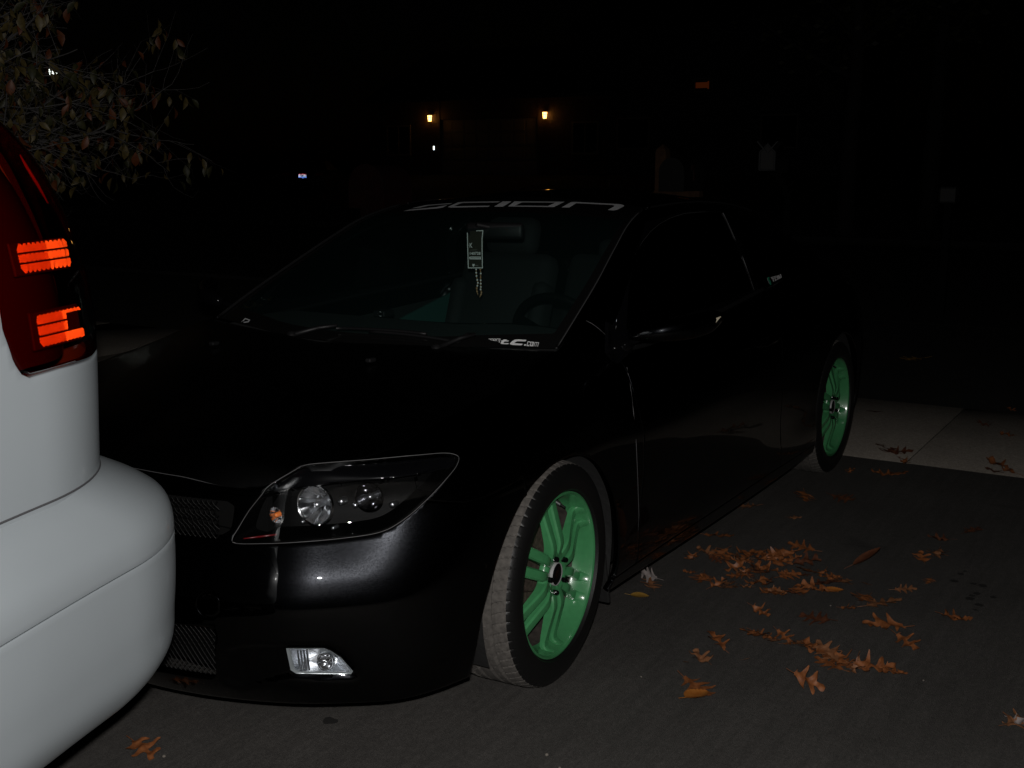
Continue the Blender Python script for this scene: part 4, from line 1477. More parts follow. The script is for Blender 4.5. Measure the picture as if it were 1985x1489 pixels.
let.append(poly([(70, 154), (200, 124), (430, 107), (405, 115), (230, 129), (150, 146)], z1, o1))
for v, f in let[:]: pass
decal('windshield_banner', *join2d(let), bv_ws, M['grey_vinyl'], wsh)
z2, o2 = 15.27, (930, 630)
st = []
st.append(poly([(1390, 455), (1355, 495), (1110, 490), (1050, 520), (1020, 548), (1282, 570), (1235, 612), (960, 600), (900, 580), (895, 550), (960, 490), (1040, 445), (1150, 437)], z2, o2))
st.append(poly([(700, 440), (805, 440), (785, 468), (870, 470), (835, 500), (740, 495), (705, 530), (720, 548), (868, 550), (835, 580), (650, 572), (617, 555), (625, 520), (655, 495), (625, 490), (645, 465), (690, 465)], z2, o2))
st.append(poly([(1320, 580), (1365, 582), (1360, 625), (1310, 622)], z2, o2))
lo = lambda p, w: (lambda q: (Z(q[0], z2, o2), q[1]))(stroke(p, w))
st.append(lo([(1490, 540), (1492, 510), (1430, 505), (1395, 620), (1450, 628), (1465, 590)], 20))
st.append(lo([(1520, 515), (1595, 520), (1570, 630), (1498, 625), (1520, 515)], 20))
st.append(lo([(1545, 540), (1570, 542), (1552, 608), (1525, 606)], 12))
st.append(lo([(1605, 640), (1637, 526), (1745, 534), (1712, 650)], 15)); st.append(lo([(1657, 645), (1690, 530)], 14))
st.append(lo([(300, 430), (395, 415), (400, 440), (380, 460)], 14)); st.append(lo([(310, 440), (360, 460)], 12))
st.append(lo([(440, 415), (395, 465), (450, 475), (480, 430), (440, 415)], 14))
st.append(lo([(480, 490), (510, 420), (605, 425), (575, 535)], 16)); st.append(lo([(540, 500), (560, 440)], 12))
st.append(lo([(262, 412), (300, 425)], 10))
decal('sticker', *join2d(st), bv_ws, M['white_vinyl'], wsh, sub=10)
z3, o3 = 5.514, (400, 590)
r3 = lambda p, w: (lambda q: (Z(q[0], z3, o3), q[1]))(stroke(p, w))
decal('sticker', *join2d([r3([(372, 202), (418, 155), (462, 172), (448, 190), (400, 196), (396, 215), (408, 248)], 12), poly([(425, 205), (470, 212), (440, 232)], z3, o3)]), bv_ws, M['grey_vinyl'], wsh, sub=10)
z4, o4 = 24.8, (1460, 520)
r4 = lambda p, w: (lambda q: (Z(q[0], z4, o4), q[1]))(stroke(p, w))
decal('sticker', *join2d([r4([(835, 462), (1100, 378)], 36), r4([(870, 515), (1125, 432)], 30), r4([(935, 500), (1012, 792)], 48), r4([(1035, 470), (1100, 768)], 42),
      r4([(1070, 570), (1165, 540)], 30), r4([(1090, 690), (1190, 655)], 24), r4([(1095, 752), (1215, 722)], 34), r4([(1140, 360), (1235, 715)], 52), r4([(1200, 335), (1295, 690)], 52), r4([(1215, 345), (1370, 640)], 46), r4([(1290, 285), (1395, 640)], 48)]),
      bv_gs, M['white_vinyl'], coupe, sub=10)
decal('sticker', *r4([(770, 450), (705, 480), (720, 560), (790, 610), (830, 800)], 70), bv_gs, M['green_vinyl'], coupe, sub=10)
decal('sticker', *r4([(660, 480), (700, 610), (770, 740)], 14), bv_gs, M['white_vinyl'], coupe, sub=10)

# ---- parking tag and beads hanging from the mirror
TX = -.884
P3 = lambda p, dx=0: on_plane(p[0], p[1], 0, TX + dx)
corner = [(905, 449), (937, 446), (936, 521.5), (907, 520.5)]
tg = MB()
q = np.array([P3(c) for c in corner])
tg.add(np.concatenate([q, q - [.0012, 0, 0]]), [(0, 1, 2, 3)[::-1], (4, 5, 6, 7)] + [(i, (i + 1) % 4, 4 + (i + 1) % 4, 4 + i) for i in range(4)])
ptag = tg.build('parking_tag', M['tag_dark'])
tag(ptag, 'dark parking permit tag with white border hanging behind the windshield of the coupe', 'tag')
z5, o5 = 7.092, (880, 430)
r5 = lambda p, w: (lambda q: (Z(q[0], z5, o5), q[1]))(stroke(p, w))
pr = [r5([(184, 150), (197, 634), (391, 634), (386, 380), (386, 240), (397, 122), (305, 124)], 11)]
pr.append(poly([(213, 480), (369, 480), (369, 516), (213, 516)], z5, o5))
pr.append(poly([(252, 580), (285, 580), (282, 605), (268, 620), (255, 605)], z5, o5))
V, F = text_mesh('K', 1.0, bold=.012); V = V * [62, -92] + [212, 355]; pr.append((Z(V, z5, o5), F))
V, F = text_mesh('140728', 1.0, bold=.02)
V[:, 0] = (V[:, 0] - V[:, 0].min()) / np.ptp(V[:, 0]) * 147; V[:, 1] = V[:, 1] / V[:, 1].max() * 38
pr.append((Z(V * [1, -1] + [218, 453], z5, o5), F))
V, F = join2d(pr)
mesh_obj('tag_print', [P3(v, .0012) for v in V], F, M['tag_light'], ptag, False)
V, F = join2d([r5([(218, 390), (320, 386)], 7), r5([(290, 601), (335, 603)], 12)])
mesh_obj('tag_print', [P3(v, .0012) for v in V], F, pbr('faint_print', (.16, .16, .14), .6), ptag, False)
V, F = join2d([r5([(222, 497), (360, 497)], 9)])
mesh_obj('tag_print', [P3(v, .002) for v in V], F, M['tag_dark'], ptag, False)
b = MB()
sph = lambda c, r, mi=0: b.lathe([(max(1e-5, r * math.sin(t)), -r * math.cos(t)) for t in np.linspace(0, math.pi, 7)], 8, 'z', c, mi)
rnd = random.Random(4)
for strand in ([(305, 655), (306, 700), (310, 745), (320, 800), (328, 840), (322, 880), (312, 915), (318, 960), (330, 1010)],
               [(362, 655), (368, 710), (366, 760), (367, 805), (368, 850), (369, 895), (366, 930), (378, 970), (372, 1000), (350, 1040)]):
    pts = [P3(Z([p], z5, o5)[0], -.01) for p in strand]
    b.tube(pts, .0011, 5)
    for i in range(len(pts) - 1):
        for t in (0, .5):
            sph(pts[i] * (1 - t) + pts[i + 1] * t, .0036 if t == 0 else .0024, 1 if (t == 0 and rnd.random() < .5) else 0)
bd = b.build('bead_necklace', [M['bead'], M['tag_light']], None, True)
tag(bd, 'string of brown and pale beads hanging below the parking tag', 'necklace')

# ================================================================== SILVER SUV (rear end, side, roof)
TH = R(15)
UX = np.array([math.cos(TH), math.sin(TH), 0]); VX = np.array([-math.sin(TH), math.cos(TH), 0])
SO = np.array([1.07, .635, 0])
suv = empty('suv', tuple(SO), TH)
tag(suv, 'silver grey SUV with tall red tail light parked nose-away in front of the black coupe', 'car')
SW = 1.86


def suv_ring(levels, nseg=26, ext=4.55):
    """levels: z, rear offset, side inset, corner radius along u, along v.  Closed half-outline mirrored."""
    out = []
    qs = None
    for z, ru, sv, cu_, cv in levels:
        pts = [(ru - .05 * (1 - ((y + SW / 2 + 0) / (SW / 2 - cv)) ** 2) if False else ru - .045 * (1 - (k / 12) ** 2), -SW / 2 + (SW / 2 + sv - cv) * k / 12) for k in range(13)]
        for k in range(1, nseg + 1):
            t = math.pi / 2 * k / nseg
            pts.append((ru + cu_ - cu_ * math.cos(t), sv - cv + cv * math.sin(t)))
        for k in range(1, 91):
            u = ru + cu_ + (ext - .55 - ru - cu_) * (.30 * k / 60 if k <= 60 else .30 + .70 * (k - 60) / 30)
            e_ = min(1, max(0, (u - ru - cu_) / .9)); pts.append((u, sv + .03 * e_ * e_ * (3 - 2 * e_)))
        for k in range(1, 11):
            t = math.pi / 2 * k / 10
            pts.append((ext - .55 + .5 * math.sin(t), sv + .03 - .53 + .53 * math.cos(t)))
        for k in range(1, 9):
            pts.append((ext - .05, (sv - .5) + (-SW / 2 - sv + .5) * k / 8))
        out.append([(p[0], p[1], z) for p in pts])
    return np.array(out)                                     # (levels, n, 3)


def loft_levels(levels, dz=.012):
    A = suv_ring(levels)
    k = np.concatenate([[0], np.cumsum([math.hypot(levels[i + 1][0] - levels[i][0], levels[i + 1][1] - levels[i][1]) + 1e-4 for i in range(len(levels) - 1)])])
    n = max(8, int(k[-1] / dz))
    G = hermite(k, A, np.linspace(0, k[-1], n))
    # denser along the outline
    n0 = G.shape[1]
    G = np.transpose(G, (1, 0, 2))
    S = Surf(G.reshape(-1, 3), grid_faces(n0, n)[:, ::-1], 'x')
    S.L = S.L.astype('<U16')
    return S, n0, n


def suvW(V):
    return SO + V[:, :1] * UX + V[:, 1:2] * VX + V[:, 2:] * [0, 0, 1]


def suv_mirror(V, F, N=None):
    V2 = V.copy(); V2[:, 1] = -SW - V2[:, 1]
    t = F[:, 3] < 0
    F2 = F.copy(); F2[~t] = F[~t][:, ::-1]; F2[t, :3] = F[t][:, [2, 1, 0]]
    return V2, F2


def suv_panel(name, V, F, N, m, parent=suv, **k):
    """whole body: left half welded to its mirror image"""
    V2, F2 = suv_mirror(V, F)
    VV = np.concatenate([V, V2]); FF = np.concatenate([F, np.where(F2 >= 0, F2 + len(V), -1)])
    Vw, Fw, ix = weld(VV, FF, 2e-4)
    S = Surf(Vw, Fw)
    return panel(name, Vw, Fw, S.N, m, parent, **k)


BL = [(.395, .16, -.11, .30, .24), (.43, .075, -.050, .32, .25), (.48, .030, -.018, .34, .26), (.56, .008, -.004, .36, .27), (.64, 0, 0, .36, .27), (.712, .002, -.001, .36, .27)]
BU = [(.7122, .004, -.002, .36, .27), (.760, .014, -.005, .36, .27), (.772, .016, -.009, .36, .27), (.784, .02, -.016, .355, .27), (.815, .034, -.034, .35, .27), (.845, .072, -.054, .34, .27), (.856, .125, -.064, .33, .27), (.860, .27, -.072, .33, .27)]
def fit_levels(levels, target):
    """slide the rear of each level until its corner stands where the photograph shows it"""
    ty, tx = zip(*target)
    out = []
    for z, ru, sv, cu_, cv in levels:
        for _ in range(12):
            A = suv_ring([(z, ru, sv, cu_, cv)])[0][:13 + 26 + 12]
            q = to_px(suvW(A)); i = int(np.argmax(q[:, 0]))
            ru -= (np.interp(q[i, 1], ty, tx) - q[i, 0]) / 2263 * 2.3 / .62 * .8
        out.append((z, round(ru, 4), sv, cu_, cv))
    return out


BT = [(905, 215), (925, 268), (940, 298), (960, 324), (985, 334), (1040, 340), (1110, 341), (1200, 337), (1250, 330), (1295, 316), (1330, 296), (1360, 270), (1400, 236)]
BL, BU = fit_levels(BL, BT), fit_levels(BU[:-1], BT) + [(.862, .30, -.085, .33, .27)]
BL[0] = (.395, BL[2][1] + .11, -.11, .30, .24)
BL[1] = (.43, BL[2][1] + .035, -.050, .32, .25)
for lv, nm in ((BL, 'bumper'), (BU, 'bumper')):
    S, n0, n1 = loft_levels(lv)
    S.cut([(-1, 0), (-1, 2), (.93, 2), (.90, .62), (.86, .3), (.86, 0)], S.V[:, [0, 2]], 'bumper')
    V, F, N = S.take(['bumper'])
    suv_panel('bumper', V, F, N, M['silver'], gap=0, r=.003, depth=.0045)
BO = [(.50, .17, -0.070, .40, .34), (.84, .235, -0.070, .40, .34), (.95, .238, -0.062, .40, .34), (1.08, .240, -0.062, .40, .34), (1.16, .250, -0.065, .40, .34), (1.26, .292, -0.076, .39, .34), (1.36, .355, -0.095, .38, .33),
      (1.46, .440, -0.125, .37, .32), (1.54, .525, -0.160, .36, .31), (1.62, .63, -0.210, .36, .30), (1.68, .76, -0.290, .36, .30), (1.715, .98, -0.460, .4, .28)]
OT = [(120, -150), (180, -62), (235, 0), (300, 62), (350, 93), (400, 120), (450, 142), (500, 160), (560, 176), (620, 186), (700, 189), (905, 194), (1400, 196)]
BO = fit_levels(BO, OT)
BO[-2] = (1.68, .43, -.29, .36, .30)
BO[-1] = (1.715, .64, -.46, .40, .28)
S, n0, n1 = loft_levels(BO, .010)
SQ = S.V[:, [0, 2]]
# unrolled coordinate along the outline of each level
GG = S.V.reshape(n0, n1, 3)
seg = np.linalg.norm(np.diff(GG[..., :2], axis=0), axis=-1)
arc = np.concatenate([np.zeros((1, n1)), np.cumsum(seg, 0)])
k_c = 13 + 13                                                   # middle of the rear corner
arc = arc - arc[k_c][None]
ARC = arc.ravel()
SAZ = lambda: np.stack([ARC, S.V[:, 2]], -1)
bv_suv = bvh_of(suvW(S.V), S.F)


def suv_az(px, py):
    """outline coordinate and height of the body point behind a pixel"""
    h = hit_px(bv_suv, px, py)
    if h is None: return None
    p = h[0] - SO
    l = np.array([p @ UX, p @ VX, p[2]])
    i = int(np.argmin(np.linalg.norm(S.V - l, axis=1)))
    return ARC[i], l[2], h[0]


lb = [suv_az(*p) for p in ((3, 575), (12, 640), (24, 702), (40, 726), (60, 731), (120, 713), (180, 694))]
lb = [a for a in lb if a]
zt = 1.64
edge = [(a[0], a[1]) for a in lb]
x0 = edge[0][0]
LIGHT = edge + [(-.20, edge[-1][1] + .012), (-.215, 1.12), (-.20, 1.40), (-.16, zt - .02), (-.13, zt), (edge[0][0] + .03, zt), (edge[0][0] + .075, zt - .04), (edge[0][0] + .062, 1.40), (edge[0][0] + .02, 1.25)]
S.cut(LIGHT, SAZ(), 'tail_light')
S.cut([(.70, .855), (.70, 2), (-.5, 2), (-.5, .855)], SAZ(), 'x', only=['zz'])
S.cut([(-2, 1.12), (-2, 1.60), (-.42, 1.60), (-.36, 1.40), (-.36, 1.12)], SAZ(), 'rear_window', only=['x'])
S.cut([(1.05, 1.10), (1.08, 1.45), (1.15, 1.60), (2.3, 1.62), (3.0, 1.45), (3.5, 1.10)], S.V[:, [0, 2]], 'side_window', only=['x'], mask=ARC > .2)
S.cut(circ(1.30, .36, .42), S.V[:, [0, 2]], 'none', mask=S.V[:, 1] > -.5)
S.cut(circ(3.72, .36, .42), S.V[:, [0, 2]], 'none', mask=S.V[:, 1] > -.5)
S.cut([(-1, 0), (-1, .852), (.925, .852), (.89, .60), (.84, 0)], S.V[:, [0, 2]], 'none', only=['x'])
V, F, N = S.take(['x'])
body = suv_panel('body', V, F, N, M['silver'], gap=.0008, r=.003, depth=.02)
V, F, N = S.take(['rear_window'])
suv_panel('rear_window', V, F, N, M['dark_glass'], gap=-.0005, depth=.003)
V, F, N = S.take(['side_window'])
for t in ((V, F, N), None):
    if t is None:
        V2, F2 = suv_mirror(V, F); t = (V2, F2, Surf(V2, F2).N)
    panel('window', *t, M['dark_glass'], suv, gap=-.0005, depth=.003)
# roof and floor
b = MB()
top = suv_ring([BO[-1]])[0]
V = []
for p in top: V += [(p[0], p[1], p[2]), (p[0] * .9 + .22, (p[1] + SW / 2) * .55 - SW / 2, p[2] + .032), (p[0] * .9 + .22, -SW / 2, p[2] + .042)]
V = np.array(V); n = len(top)
F = np.array([(i * 3 + j, (i + 1) * 3 + j, (i + 1) * 3 + j + 1, i * 3 + j + 1) for i in range(n - 1) for j in range(2)])
suv_panel('roof', V, F, None, M['silver'], shell=False)
b.box((2.2, -SW / 2, .42), (4.0, 1.5, .10)); b.box((.35, -SW / 2, .45), (.4, 1.45, .08)); b.box((.5, -SW / 2, .66), (.05, 1.3, .45))
b.build('floor_pan', M['dark'], suv)
jz = int(np.argmin(np.abs(GG[20, :, 2] - .868)))
sm_ = GG[:, jz][(GG[:, jz, 0] < .92) & (np.arange(n0) < 110)]
for sgn in (1, -1):
    q = sm_.copy()
    if sgn < 0: q[:, 1] = -SW - q[:, 1]
    b = MB(); b.tube(q, .0022, 6); b.build('bumper_seam', M['silver_groove'], suv, True)
LV, LF, LN = S.take(['tail_light'])


def cube_corners(c, ex, ey, w, h, s, gaps=(), holes=()):
    """moulded prism reflector: little cube corners tiled over a w x h plate, axis = ex x ey"""
    ez = np.cross(ex, ey)
    V = []; F = []
    hgt = s * math.sqrt(3) / 2
    for j in range(int(h / hgt) + 1):
        for i in range(int(2 * w / s) + 1):
            x = (i - 1) * s / 2 - w / 2; y = j * hgt - h / 2
            tri = [(x, y), (x + s, y), (x + s / 2, y + hgt)] if (i + j) % 2 == 0 else [(x, y + hgt), (x + s / 2, y), (x + s, y + hgt)]
            cx = sum(t[0] for t in tri) / 3; cy = sum(t[1] for t in tri) / 3
            if abs(cx) > w / 2 or abs(cy) > h / 2: continue
            if abs(cx) > w / 2 - .008 and abs(cy) > h / 2 - .008 and math.hypot(abs(cx) - w / 2 + .008, abs(cy) - h / 2 + .008) > .008: continue
            if any(a < cy < b_ for a, b_ in gaps): continue
            if any(a < cx < b_ and c_ < cy < d_ for a, b_, c_, d_ in holes): continue
            o = len(V)
            V += [c + ex * t[0] + ey * t[1] for t in tri] + [c + ex * cx + ey * cy - ez * s / math.sqrt(6)]
            F += [(o, o + 1, o + 3), (o + 1, o + 2, o + 3), (o + 2, o, o + 3)]
    return np.array(V), F


for sgn in (1, -1):
    if sgn > 0: t = (LV, LF, LN)
    else:
        V2, F2 = suv_mirror(LV, LF); t = (V2, F2, Surf(V2, F2).N)
    tl = panel('tail_light', *t, M['red_lens'], suv, gap=.002, r=.005, depth=.02)
    hv = t[0] - t[2] * .06
    mesh_obj('tail_light_housing', hv, t[1], M['red_body'], tl)
    for (pts, holes) in ((((48, 470), (134, 458), (148, 515), (62, 530)), ()), (((86, 606), (164, 594), (170, 655), (100, 672)), ((.012, .06, -.012, .022),))):
        P = np.array([suv_az(*p)[2] for p in pts if suv_az(*p)])
        cw = P.mean(0)
        l = cw - SO
        cl = np.array([l @ UX, l @ VX, l[2]])
        Pl = np.stack([(P - SO) @ UX, (P - SO) @ VX, P[:, 2]], -1)
        ax = np.cross(Pl[3] - Pl[0], Pl[1] - Pl[0]); ax /= np.linalg.norm(ax)
        if ax[1] < 0: ax = -ax
        ax = ax + np.array([.10, 0, 0]); ax /= np.linalg.norm(ax)
        ex = np.cross([0, 0, 1.0], ax); ex /= np.linalg.norm(ex); ey = np.cross(ax, ex)
        wpx = np.linalg.norm(Pl[1] - Pl[0]) * .88; hh = abs(P[0][2] - P[3][2]) * .98
        cc = cl - ax * .012
        # the prisms stand in narrow upright ribs, each turned towards the side of the road
        tl_ = R(42); nst = 11; ws_ = wpx / nst
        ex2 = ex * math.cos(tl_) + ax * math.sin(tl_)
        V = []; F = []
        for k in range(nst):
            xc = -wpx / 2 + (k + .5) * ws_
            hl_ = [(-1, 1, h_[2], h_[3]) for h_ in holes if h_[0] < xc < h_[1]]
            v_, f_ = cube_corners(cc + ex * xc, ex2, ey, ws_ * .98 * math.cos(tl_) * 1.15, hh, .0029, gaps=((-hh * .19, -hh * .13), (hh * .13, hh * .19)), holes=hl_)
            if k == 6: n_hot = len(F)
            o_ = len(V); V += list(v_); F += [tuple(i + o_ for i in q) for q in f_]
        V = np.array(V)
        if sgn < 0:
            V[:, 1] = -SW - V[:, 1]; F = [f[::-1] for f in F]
        po_ = mesh_obj('prism_reflector', V, F, [M['retro_red'], M['retro_hot']], tl, smooth=False)
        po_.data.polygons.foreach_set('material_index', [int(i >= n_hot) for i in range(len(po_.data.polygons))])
        b = MB()
        b.box((0, 0, 0), (wpx * 1.12, hh * 1.14, .006), np.stack([ex, ey, ax], -1), bev=.002)
        Vb = np.array(b.V) + cc - ax * .012
        if sgn < 0: Vb[:, 1] = -SW - Vb[:, 1]
        mesh_obj('reflector_tray', Vb, b.F, M['red_body'], tl, smooth=False)
_sp = np.array([suv_az(*p)[2] for p in ((50, 300), (62, 322), (84, 358), (104, 394)) if suv_az(*p)])
_sl = np.stack([(_sp - SO) @ UX, (_sp - SO) @ VX - .012, _sp[:, 2]], -1)
for sgn in (1, -1):
    q = _sl.copy()
    if sgn < 0: q[:, 1] = -SW - q[:, 1]
    b = MB(); b.tube(q, [.001, .003, .003, .0015], 6)  # tube added for the red glint running along the lens
    b.build('lens_glint', M['glint_red'], [o for o in bpy.data.objects if o.name.startswith('tail_light') and o.parent is suv][0 if sgn > 0 else 1], True)
for u in (1.30, 3.72):
    for sgn in (1, -1):
        w = empty('wheel', (u, -SW / 2 + sgn * (SW / 2 - .13), .36), 0 if sgn > 0 else math.pi, suv)
        b = MB(); b.lathe([(.23, .10), (.25, .115), (.31, .118), (.35, .10), (.36, .06), (.36, -.06), (.35, -.1), (.23, -.10)], 64)
        b.build('tyre', M['rubber'], w, True)
        b = MB(); b.lathe([(.235, .10), (.225, .10), (.205, .06), (.20, -.08)], 48)
        for k in range(5):
            a = R(72 * k); b.box((.12 * math.sin(a), .075, .12 * math.cos(a)), (.05, .03, .20), rotm('Y', a), bev=.008)
        b.lathe([(0, .09), (.05, .088), (.06, .06)], 24)
        b.build('rim', M['chrome_rough'], w)

# ================================================================== GROUND
def sheet(name, pts, z, m, n=None):
    o = mesh_obj(name, [(x, y, z) for x, y in pts], [tuple(range(len(pts)))], m, None, False)
    tag(o, kind='structure')
    return o


def slab(name, x0, x1, y0, y1, z0, z1, m):
    b = MB(); b.box(((x0 + x1) / 2, (y0 + y1) / 2, (z0 + z1) / 2), (x1 - x0, y1 - y0, z1 - z0))
    return tag(b.build(name, m), kind='structure')


def far_z(x):
    return float(np.interp(-x, [20.5, 24, 34, 42, 200], [0.02, .10, .30, 1.05, 2.0]))


xs = [90, 12, 0, -8.6, -8.7, -20.4, -20.5, -24, -28, -34, -38, -42, -60, -120, -300]
V = []
for x in xs:
    z = -.10 if -20.45 < x < -8.65 else (-.012 if x > -8.65 else far_z(x))
    for y in (-250, 250): V.append((x, y, z))
g = mesh_obj('ground', V, [(2 * i, 2 * i + 1, 2 * i + 3, 2 * i + 2)[::-1] for i in range(len(xs) - 1)], M['grass'], None, False)
tag(g, kind='structure')
sheet('driveway', [(14, -3.4), (14, 11.0), (-3.06, 11.0), (-3.06, -3.4)][::-1], 0.0, M['asphalt'])
b = MB(); ro = random.Random(9)
for px, py, r_ in ((1862, 1113, .014), (1850, 1127, .016), (1887, 1132, .013), (1905, 1136, .016), (1893, 1151, .014), (1884, 1155, .012), (1880, 1161, .018), (1925, 1158, .013), (1897, 1173, .014), (1870, 1108, .008), (640, 1398, .022), (1890, 1183, .008)):
    p = on_plane(px, py, 2, .0)
    b.add([(p[0] + r_ * ro.uniform(.7, 1.2) * math.cos(t), p[1] + r_ * ro.uniform(.7, 1.2) * math.sin(t), .0012) for t in np.linspace(0, 6.28, 11)[:-1]], [tuple(range(10))])
ost = b.build('oil_stains', pbr('oil_stain', (.018, .017, .016), .7), bpy.data.objects['driveway'])
# the concrete sidewalk as a row of cast slabs with open joints
def slab_row(x0, x1, y0, y1, step):
    b = MB(); y = y0; rn = random.Random(2)
    while y < y1:
        b.box(((x0 + x1) / 2, y + step / 2, -.0435), (x1 - x0 - .008, step - .010, .08 + rn.uniform(-.001, .003)), bev=.004); y += step
    return tag(b.build('sidewalk', M['concrete'], None, True, angle=30), kind='structure')
slab_row(-4.62, -3.07, -60 + .32, 40, 1.52)
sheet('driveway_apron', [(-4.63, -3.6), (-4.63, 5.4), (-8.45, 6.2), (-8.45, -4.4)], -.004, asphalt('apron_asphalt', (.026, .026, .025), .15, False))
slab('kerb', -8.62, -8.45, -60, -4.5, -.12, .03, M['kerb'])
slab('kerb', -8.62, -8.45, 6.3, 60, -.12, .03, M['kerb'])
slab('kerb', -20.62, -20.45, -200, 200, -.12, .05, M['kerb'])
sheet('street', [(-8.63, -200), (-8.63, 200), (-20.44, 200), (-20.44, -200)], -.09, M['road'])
b = MB()
for (x0, x1) in ((-20.6, -24), (-24, -28), (-28, -34), (-34, -38), (-38, -41.9)):
    b.add([(x0, -31, far_z(x0) + .004), (x0, -21.2, far_z(x0) + .004), (x1, -21.2, far_z(x1) + .004), (x1, -31, far_z(x1) + .004)], [(0, 1, 2, 3)])
tag(b.build('far_driveway', M['road']), kind='structure')

# ================================================================== LEAVES ON THE GROUND
def oak_leaf(seed, L=.13, lobes=4, curl=1.0):
    rn = random.Random(seed)
    n, m = 40, 7
    V = []
    ph = rn.uniform(-.3, .3)
    for i in range(n):
        s = i / (n - 1)
        env = .42 * math.sin(math.pi * min(1, s * .96 + .04)) ** .8
        lob = .5 + .5 * math.cos(2 * math.pi * (s * lobes + .15))
        for j in range(m):
            a = (j / (m - 1)) * 2 - 1
            lobk = .5 + .5 * math.cos(2 * math.pi * (s * lobes + .15 + (ph if a > 0 else 0)))
            w = .040 + env * (.12 + 1.0 * lobk ** 2.0)
            if s > .97: w *= .3
            x = s + abs(a) * .14 * (lobk - .2) - .05 * abs(a)
            V.append([x, a * w, 0])
    V = np.array(V) * L
    V[:, 0] -= L / 2
    k1, k2, k3 = rn.uniform(-.3, 1) * curl, rn.uniform(.2, 1.2) * curl, rn.uniform(-1, 1) * curl
    x, y = V[:, 0] / L, V[:, 1] / L
    V[:, 2] = L * (.42 * k2 * y * y + .30 * k1 * x * x + .35 * k3 * x * y + .022 * np.sin(x * 17 + seed) * curl + .035 * np.sin(y * 13 + x * 9 + seed) * curl)
    V[:, 1] *= 1 - .12 * min(1, abs(k2))
    F = [(i * m + j, (i + 1) * m + j, (i + 1) * m + j + 1, i * m + j + 1) for i in range(n - 1) for j in range(m - 1)]
    # stalk
    o = len(V)
    st = [(-L * .5 - t * L * .28, .02 * L * math.sin(t * 2 + seed), float(V[3, 2]) + .03 * L * t) for t in (0, .5, 1)]
    V = list(map(tuple, V))
    for p in st: V += [(p[0], p[1] - L * .010, p[2]), (p[0], p[1] + L * .010, p[2]), (p[0], p[1], p[2] + L * .012)]
    for i in range(2):
        for a_, b_ in ((0, 1), (1, 2), (2, 0)): F.append((o + 3 * i + a_, o + 3 * i + b_, o + 3 * i + 3 + b_, o + 3 * i + 3 + a_))
    return V, F


def oval_leaf(seed, L=.09, wd=.30, curl=.5):
    rn = random.Random(seed)
    n, m = 22, 7
    V = []
    for i in range(n):
        s = i / (n - 1)
        w = wd * (math.sin(math.pi * s ** .85) ** .75) + .008
        for j in range(m):
            a = (j / (m - 1)) * 2 - 1
            V.append([(s - .5) * L + .0 * a, a * w * L * (1 + .04 * ((i % 2) - .5)), L * (curl * .5 * a * a * w + .25 * curl * (s - .5) ** 2 + .015 * math.sin(s * 60) * abs(a))])
    F = [(i * m + j, (i + 1) * m + j, (i + 1) * m + j + 1, i * m + j + 1) for i in range(n - 1) for j in range(m - 1)]
    o = len(V)
    for t in (0, 1): V += [[-L * .5 - t * L * .3, -.0012, V[3][2] + t * .004], [-L * .5 - t * L * .3, .0012, V[3][2] + t * .004], [-L * .5 - t * L * .3, 0, V[3][2] + t * .004 + .0015]]
    for a_, b_ in ((0, 1), (1, 2), (2, 0)): F.append((o + a_, o + b_, o + 3 + b_, o + 3 + a_))
    return V, F


protos = []
for k in range(12):
    V, F = oak_leaf(k * 7 + 3, .13, 3 if k % 3 else 4, .55 + .5 * (k % 3))
    me = bpy.data.meshes.new('oak_leaf'); me.from_pydata([tuple(v) for v in V], [], F)
    me.polygons.foreach_set('use_smooth', [True] * len(me.polygons)); me.update()
    protos.append(me)
rl = random.Random(11)


def put_leaf(px, py, label, kind='oak', mat='oak1', s=1.0, tilt=12, group='fallen oak leaves on the asphalt', z=None, rz=None, base=0.0):
    p = on_plane(px, py, 2, base); s *= .92
    if kind == 'oak':
        me = protos[rl.randrange(len(protos))].copy(); nm = 'oak_leaf'
    else:
        V, F = oval_leaf(rl.randrange(99), .085, .30 if kind == 'oval' else .22, .5)
        me = bpy.data.meshes.new('leaf'); me.from_pydata([tuple(map(float, v)) for v in V], [], F)
        me.polygons.foreach_set('use_smooth', [True] * len(me.polygons)); me.update(); nm = 'leaf'
    me.materials.clear(); me.materials.append(M[mat])
    o = bpy.data.objects.new(nm, me); C.objects.link(o)
    rot = Matrix.Rotation(rl.uniform(0, 6.28) if rz is None else R(rz), 3, 'Z') @ Matrix.Rotation(R(rl.uniform(-tilt, tilt)), 3, 'X') @ Matrix.Rotation(R(rl.uniform(-tilt, tilt)), 3, 'Y')
    mn = min((rot @ v.co).z for v in me.vertices) * s
    o.matrix_world = Matrix.Translation(Vector((p[0], p[1], base + .0008 - mn + (z or 0)))) @ rot.to_4x4() @ Matrix.Scale(s, 4)
    tag(o, label, 'leaf', group)
    return o


